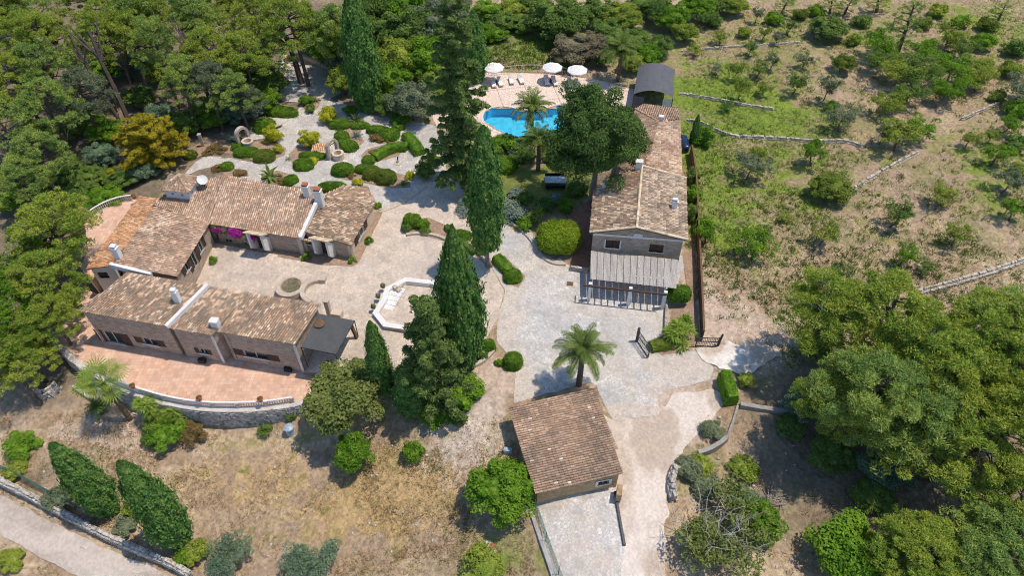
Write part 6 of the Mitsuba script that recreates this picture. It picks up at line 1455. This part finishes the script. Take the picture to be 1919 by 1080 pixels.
U = [(230, 330, 2, 2.2), (270, 320, 1.8, 2.0), (195, 370, 2.2, 2.2), (60, 250, 3, 2.6), (80, 350, 3, 2.6), (40, 310, 3, 2.6), (30, 370, 2.5, 2.4), (150, 345, 2.4, 2.4), (120, 320, 3, 2.6), (190, 290, 3, 2.2), (200, 245, 3, 2.4), (165, 225, 2.6, 2.4), (110, 245, 3, 2.6), (305, 215, 3, 2.4), (340, 230, 3, 2.5), (385, 205, 3, 2.6), (400, 222, 2.6, 2.0), (450, 205, 3.2, 2.8), (495, 155, 4.0, 3.2), (470, 135, 4, 3), (500, 185, 3, 2.0), (430, 190, 3.5, 2.8), (260, 180, 2.6, 2.2), (300, 130, 3, 2.6), (200, 130, 3, 2.6), (245, 120, 3, 2.4), (170, 330, 2.6, 2.0), (210, 330, 1.8, 1.4)]
grow('understory_shrub', 'oak', ['leaf_oak', 'leaf_blue', 'leaf_bright', 'leaf_oak'], U[:14], 'dark evergreen shrub under the left pines, {} from the left of its western half', 'shrub')
grow('understory_shrub', 'oak', ['leaf_oak', 'leaf_yellow_green', 'leaf_bright', 'leaf_blue'], U[14:], 'evergreen shrub under the left pines, {} from the left of its eastern half', 'shrub')
# the belt behind cypress, olive and pool
grow('belt_tree', 'oak', ['leaf_bright', 'leaf_yellow_green', 'leaf_oak', 'leaf_olive'], [(735, 150, 5, 2.8), (745, 110, 6, 3.4), (770, 60, 8, 4.6), (815, 50, 8, 4.6), (800, 110, 6, 4.0), (830, 160, 5, 3.0), (720, 60, 6, 3.4), (650, 110, 6, 3.2), (620, 95, 6, 3.0), (640, 150, 4, 2.4), (735, 195, 3, 2.2), (850, 20, 7, 4.0), (760, 10, 7, 4.5), (595, 60, 7, 3.6), (700, 20, 7, 4.0)],
     ['light green tree directly right of the very tall cypress', 'yellow-green tree above the olive tree', 'pale green large tree at the top, left of the tall conifer', 'leafy pale tree touching the top of the tall conifer', 'grey-green tree behind the olive tree', 'olive-green tree left of the tall conifer, beside the deck', 'tree hidden behind the tip of the very tall cypress, right side', 'tree just left of the very tall cypress, upper one', 'dark tree beside the upper patio', 'bush between the patio wall and the very tall cypress', 'bush at the right foot of the very tall cypress', 'tree at the top edge above the tall conifer', 'tree at the top edge right of the very tall cypress', 'tree at the back of the upper patio', 'tree at the top edge behind the very tall cypress'])
grow('far_tree', 'oak', ['leaf_oak'], [(1050, 32, 6.5, 4.6)], ['big dark green round tree at the top, behind the parasols'])
grow('far_thicket', 'oak', ['leaf_grey_brown', 'leaf_grey_brown', 'leaf_oak'], [(1070, 92, 4.5, 3.2), (1105, 88, 4.5, 3.0), (1135, 60, 4, 3.0)], ['brownish thicket behind the middle parasol', 'brownish thicket behind the right-hand parasol', 'green thicket behind the far date palm'], 'thicket')
grow('far_bush', 'oak', ['leaf_bright', 'leaf_oak', 'leaf_yellow_green', 'leaf_oak'], [(915, 20, 3, 2.8), (945, 40, 2.5, 2.6), (960, 15, 3, 3.0), (985, 45, 2.5, 2.4), (900, 60, 3, 2.2), (1000, 5, 3, 3), (1165, 30, 4, 3.4), (1190, 75, 3.5, 2.8), (1215, 105, 3, 2.2), (1235, 85, 3, 2.2), (1185, 115, 3, 2.0), (1130, 110, 2.5, 1.6), (1260, 35, 4, 2.6), (1240, 25, 4, 2.6), (1285, 60, 3, 2.2), (1205, 10, 3, 3.0), (1310, 10, 4, 3.0), (1345, 8, 3, 2.6), (1380, 10, 3, 2.2), (1120, 20, 4, 3.2), (930, 65, 1.6, 2.0), (905, 105, 2.0, 1.8)],
     'green bush in the thicket behind the pool, {} from the left', 'bush')
# top-right and the orchard
grow('slope_pine', 'young_pine', ['leaf_pine_deep', 'leaf_pine_deep', 'leaf_pine'], [(1707, 38, 8.0, 2.9), (1880, 20, 3.5, 1.8), (1560, 8, 3, 2.0), (1590, 5, 3, 1.8), (1470, 6, 3, 2.0), (1650, 2, 3, 2.4)], ['tall slim pine on the upper right slope', 'dark young pine near the top right corner', 'low pine at the top edge right of centre', 'second low pine at the top edge, right of the first', 'low pine at the top edge above the field', 'low pine at the top edge left of the tall slim pine'])
grow('slope_bush', 'oak', ['leaf_oak', 'leaf_hedge_olive', 'leaf_hedge_olive', 'leaf_bright'], [(1555, 52, 3.4, 2.9), (1558, 350, 2.8, 2.5), (1580, 118, 2.4, 1.9), (1840, 78, 2.2, 1.9)], ['big dark green round bush high on the right slope', 'round olive-green bush standing alone on the dry slope', 'yellowish dark bush beside the big thicket on the slope', 'yellow-green bush at the upper right edge'], 'bush')
grow('slope_thicket', 'open_tree', ['leaf_bright', 'leaf_yellow_green', 'leaf_oak'], [(1645, 85, 4.4, 2.9), (1685, 130, 4.2, 3.0), (1735, 130, 4.2, 3.2), (1790, 125, 4.2, 3.2), (1830, 130, 3.8, 2.8), (1700, 170, 3.8, 2.8), (1770, 165, 3.6, 2.6), (1665, 190, 3.2, 2.3), (1650, 110, 3.8, 2.6), (1725, 95, 3.8, 2.6), (1780, 70, 3.4, 2.5), (1810, 90, 3, 2.2)], 'loose green tree in the big thicket on the right slope, {} from the left')
OR = [(1340, 130, 1.6, 1.2), (1350, 70, 2.2, 1.5), (1405, 90, 2.2, 1.4), (1510, 110, 2.4, 1.5), (1300, 95, 1.6, 1.4), (1365, 200, 1.4, 1.2), (1530, 60, 2.0, 1.2), (1380, 130, 3.2, 1.5), (1420, 128, 2.6, 1.5), (1447, 115, 2.4, 1.3), (1390, 165, 3.4, 1.5), (1490, 155, 3.0, 1.9), (1552, 160, 4.0, 1.6), (1435, 165, 2, 1.3), (1325, 35, 3.0, 1.9), (1420, 25, 2.6, 1.2), (1432, 58, 2.4, 1.2), (1480, 50, 2.4, 1.3), (1460, 70, 2.0, 1.2)]
grow('orchard_tree', 'orchard', ['leaf_olive', 'leaf_yellow_green', 'leaf_oak'], OR, 'thin orchard tree in the upper green field, {} from the left')
OR2 = [(1840, 150, 3.0, 2.2), (1890, 230, 2.6, 1.8), (1405, 310, 3.6, 2.5), (1430, 285, 2.6, 1.6), (1530, 285, 3.4, 1.9), (1580, 222, 3.4, 2.4), (1690, 255, 4.0, 3.0), (1735, 245, 3.4, 2.4), (1655, 250, 2.8, 1.6), (1820, 255, 2.6, 1.4), (1870, 290, 2.8, 2.0), (1890, 340, 3.0, 2.2), (1780, 365, 3.0, 1.9), (1905, 395, 2.6, 1.8), (1915, 160, 4.0, 3.2), (1860, 250, 2.4, 1.2)]
grow('orchard_tree', 'orchard', ['leaf_yellow_green', 'leaf_bright', 'leaf_olive'], OR2, 'crooked orchard tree in the middle of the right-hand slope, {} from the left')
OR3 = [(1740, 500, 1.6, 1.2), (1415, 465, 3.4, 2.3), (1545, 438, 3.0, 1.7), (1680, 400, 3.4, 2.0), (1698, 472, 3.0, 1.5), (1798, 440, 3.0, 1.5), (1575, 510, 2.6, 1.3), (1330, 435, 2.8, 1.5), (1470, 405, 1.2, .9), (1440, 430, 1.6, 1.2)]
grow('orchard_tree', 'orchard', ['leaf_oak', 'leaf_bright', 'leaf_yellow_green'], OR3, 'lone orchard tree with a visible trunk in the lower right field, {} from the left')
# big pines at the lower right
BP = [(1640, 615, 12, 4.6), (1690, 590, 13, 5.4), (1795, 590, 13, 5.6), (1895, 600, 12, 5.2), (1600, 705, 9, 3.5), (1660, 700, 12, 5.0), (1770, 690, 13, 5.4), (1880, 705, 12, 5.2), (1610, 790, 7, 3.2), (1700, 800, 9, 4.6), (1830, 800, 11, 4.8), (1640, 655, 13, 4.6), (1735, 640, 13.5, 4.8), (1840, 655, 13.5, 4.8), (1710, 750, 12, 4.6), (1820, 740, 13, 4.8), (1615, 745, 9, 4.0), (1900, 770, 11, 4.6)]
grow('pine_tree', 'pine', ['leaf_pine', 'leaf_pine', 'leaf_pine_deep'], BP, 'big spreading pine of the dark group at the lower right, {} from the left')
BP2 = [(1720, 965, 7, 3.6), (1800, 950, 8, 4.0), (1890, 930, 8, 4.2), (1760, 1040, 7, 3.6), (1850, 1030, 8, 4.0), (1910, 1050, 7, 4.0), (1700, 1060, 5, 2.6)]
grow('pine_tree', 'pine', ['leaf_pine', 'leaf_pine_deep', 'leaf_pine'], BP2, 'lower, paler pine in the bottom right corner, {} from the left')
grow('understory_shrub', 'oak', ['leaf_oak', 'leaf_blue'], [(1560, 850, 2, 2.0), (1660, 880, 2.2, 2.4), (1640, 930, 1.8, 1.8), (1500, 760, 2.0, 1.8), (1480, 800, 1.4, 1.4), (1405, 940, 1.6, 1.3), (1530, 640, 2.6, 2.0), (1545, 560, 2.0, 1.6)], 'dark shrub under the big pines at the lower right, {} from the left', 'shrub')
# more of the wood beyond the frame, so that the place goes on
rng = np.random.default_rng(77)
for i in range(26):
    x, y = rng.uniform(-115, 90), rng.uniform(134, 165)
    if i > 20: x, y = rng.uniform(-95, -70), rng.uniform(60, 120)
    pz = np.array([x, y, float(ground(x, y))]); plant('distant_tree', 'pine' if x < 0 else 'oak', 'leaf_pine_deep' if x < 0 else 'leaf_oak', pz, rng.uniform(7, 11), rng.uniform(3, 4.5), f'tree standing behind the wood beyond the top edge, {ORD[i]} of its row', 'tree', 'trees beyond the top of the view')

# ------------------------------------------------------------------ ground cover
def tufts(n, region, accept, size, leafname, name, label, seed, per=5, h=(.12, .3)):
    rng = np.random.default_rng(seed); pts_ = []
    while len(pts_) < n:
        px, py = rng.uniform(region[0], region[2], 4000), rng.uniform(region[1], region[3], 4000)
        for a, b in zip(px, py):
            p = at(a, b, 0); z = float(ground(p[0], p[1])); p = at(a, b, z)
            pts_.append(p)
            if len(pts_) >= n * 3: break
    P = np.array(pts_)
    P = P[~shapely.contains_xy(NOGRASS, P[:, 0], P[:, 1])]
    w = meshkit.fbm(np.c_[P[:, :2] * .25, np.zeros(len(P))], 3, seed)
    P = P[accept(P, w)][:n]
    N = len(P)
    c = np.repeat(P, per, 0); N2 = len(c); a = rng.uniform(0, 6.28, N2)
    hh = rng.uniform(*h, N2) * np.repeat(rng.uniform(.6, 1.5, N), per); lean = rng.normal(size=(N2, 2)) * .5
    c = c + np.c_[rng.normal(size=(N2, 2)) * size, np.zeros(N2)]; c[:, 2] = ground(c[:, 0], c[:, 1]) - .02
    wv = np.c_[np.cos(a), np.sin(a), np.zeros(N2)] * size * rng.uniform(.25, .5, N2)[:, None]
    tip = c + np.c_[lean * hh[:, None], hh]
    v = np.stack([c - wv, c + wv, tip], 1).reshape(-1, 3)
    key = num(name); scene[key] = ply(trimesh.Trimesh(v, np.arange(N2 * 3).reshape(-1, 3), process=False), leafname); lab(key, label, name.replace('_', ' '), kind='stuff')
NOGRASS = shapely.union_all([sg.Polygon(p).buffer(.2) for p in (COURT, FORE, GARDEN, DECK, DRIVE, PAD, ROAD, UPPER_PATIO)] + [floor_poly, vt, POOL_HOLE, sg.Polygon(ga[:, :2])])
gxy = {k: np.array(v) for k, v in POOL.items()}
def zmask(P, name):
    return np.max([a * np.exp(-(((P[:, 0] - x) / rx) ** 2 + ((P[:, 1] - y) / ry) ** 2)) for x, y, rx, ry, a in POOL[name]], 0)
tufts(22000, (1280, 0, 1919, 700), lambda P, w: (zmask(P, 'green') + (w - .5) * 1.2 > .3), .12, 'weed_green', 'grass', 'green grass of the right-hand field', 1, 4, (.12, .3))
tufts(14000, (1280, 20, 1919, 700), lambda P, w: (zmask(P, 'green') + (w - .5) * 1.2 < .4), .10, 'dry_straw', 'dry_grass', 'dry straw-coloured grass of the right-hand slope', 2, 4, (.04, .13))
tufts(16000, (0, 780, 1000, 1079), lambda P, w: (w > .42) | (zmask(P, 'straw') > .3), .08, 'dry_straw', 'dry_grass', 'dry straw-coloured grass below the terrace wall', 3, 4, (.06, .2))
tufts(2500, (0, 780, 1000, 1079), lambda P, w: w > .56, .08, 'weed_green', 'grass', 'sparse green weeds below the terrace wall', 4, 4, (.08, .2))
tufts(3000, (880, 50, 1080, 130), lambda P, w: w > .3, .16, 'weed_green', 'grass', 'green grass behind the pool deck', 5, 4, (.15, .4))
tufts(1500, (1260, 760, 1700, 1079), lambda P, w: w > .45, .09, 'dry_straw', 'dry_grass', 'dry grass right of the driveway', 6, 4, (.08, .25))
grow('slope_scrub', 'bush', ['leaf_oak', 'leaf_yellow_green', 'leaf_bright', 'leaf_hedge_olive'], [(1340, 40, 1.8, 1.5), (1395, 60, 1.6, 1.3), (1450, 35, 2.0, 1.6), (1500, 25, 1.8, 1.5), (1615, 40, 1.8, 1.6), (1760, 20, 2.0, 1.7), (1800, 40, 1.8, 1.5), (1850, 45, 2.0, 1.7), (1905, 90, 2.4, 2.0), (1895, 130, 2.2, 1.8), (1910, 205, 2.2, 1.8), (1870, 180, 1.6, 1.3), (1905, 270, 1.8, 1.5), (1600, 75, 1.6, 1.3), (1530, 20, 1.8, 1.5), (1730, 45, 1.6, 1.4), (1560, 200, 1.4, 1.1), (1910, 320, 1.8, 1.5)], 'wild scrub bush along the top and right edges of the slope, {} from the left', 'bush')
tufts(3500, (0, 790, 1000, 1079), lambda P, w: w > .5, .11, 'dry_straw', 'dry_grass', 'taller straw tufts standing out of the dry grass below the terrace wall', 14, 6, (.15, .38))
tufts(2500, (1300, 20, 1919, 600), lambda P, w: w > .5, .14, 'weed_green', 'grass', 'taller green tufts standing out of the slope grass', 15, 6, (.2, .5))
rng = np.random.default_rng(9)
WEEDS = []
for i in range(210):
    px, py = rng.uniform(1300, 1919), 60 + 520 * rng.uniform() ** .8
    p = G(px, py)
    if not shapely.contains_xy(NOGRASS, p[0], p[1]): WEEDS.append(p)
ms = []
for i, p in enumerate(WEEDS):
    r = rng.uniform(.2, .75); m = clumps(np.array([p + [0, 0, r * .4]]), np.array([r]), 42, .09, .5, rng, flat=.8); ms.append(m)
k = num('weeds'); scene[k] = ply(cat_(ms), 'weed_green'); lab(k, 'low green weeds scattered over the dry right-hand slope', 'weeds', kind='stuff')
ms = []
for i in range(260):
    px, py = (rng.uniform(20, 960), rng.uniform(800, 1070)) if i < 190 else (rng.uniform(1290, 1500), rng.uniform(780, 1070))
    p = G(px, py); m = trimesh.creation.icosphere(1, rng.uniform(.05, .17)); m.vertices *= rng.uniform(.6, 1.2, 3); m.apply_translation(p + [0, 0, .03]); ms.append(trimesh.Trimesh(m.vertices, m.faces, process=False))
k = num('pebbles'); scene[k] = ply(cat_(ms), 'loose_stone'); lab(k, 'pale loose stones scattered over the dry ground', 'stones', kind='stuff')
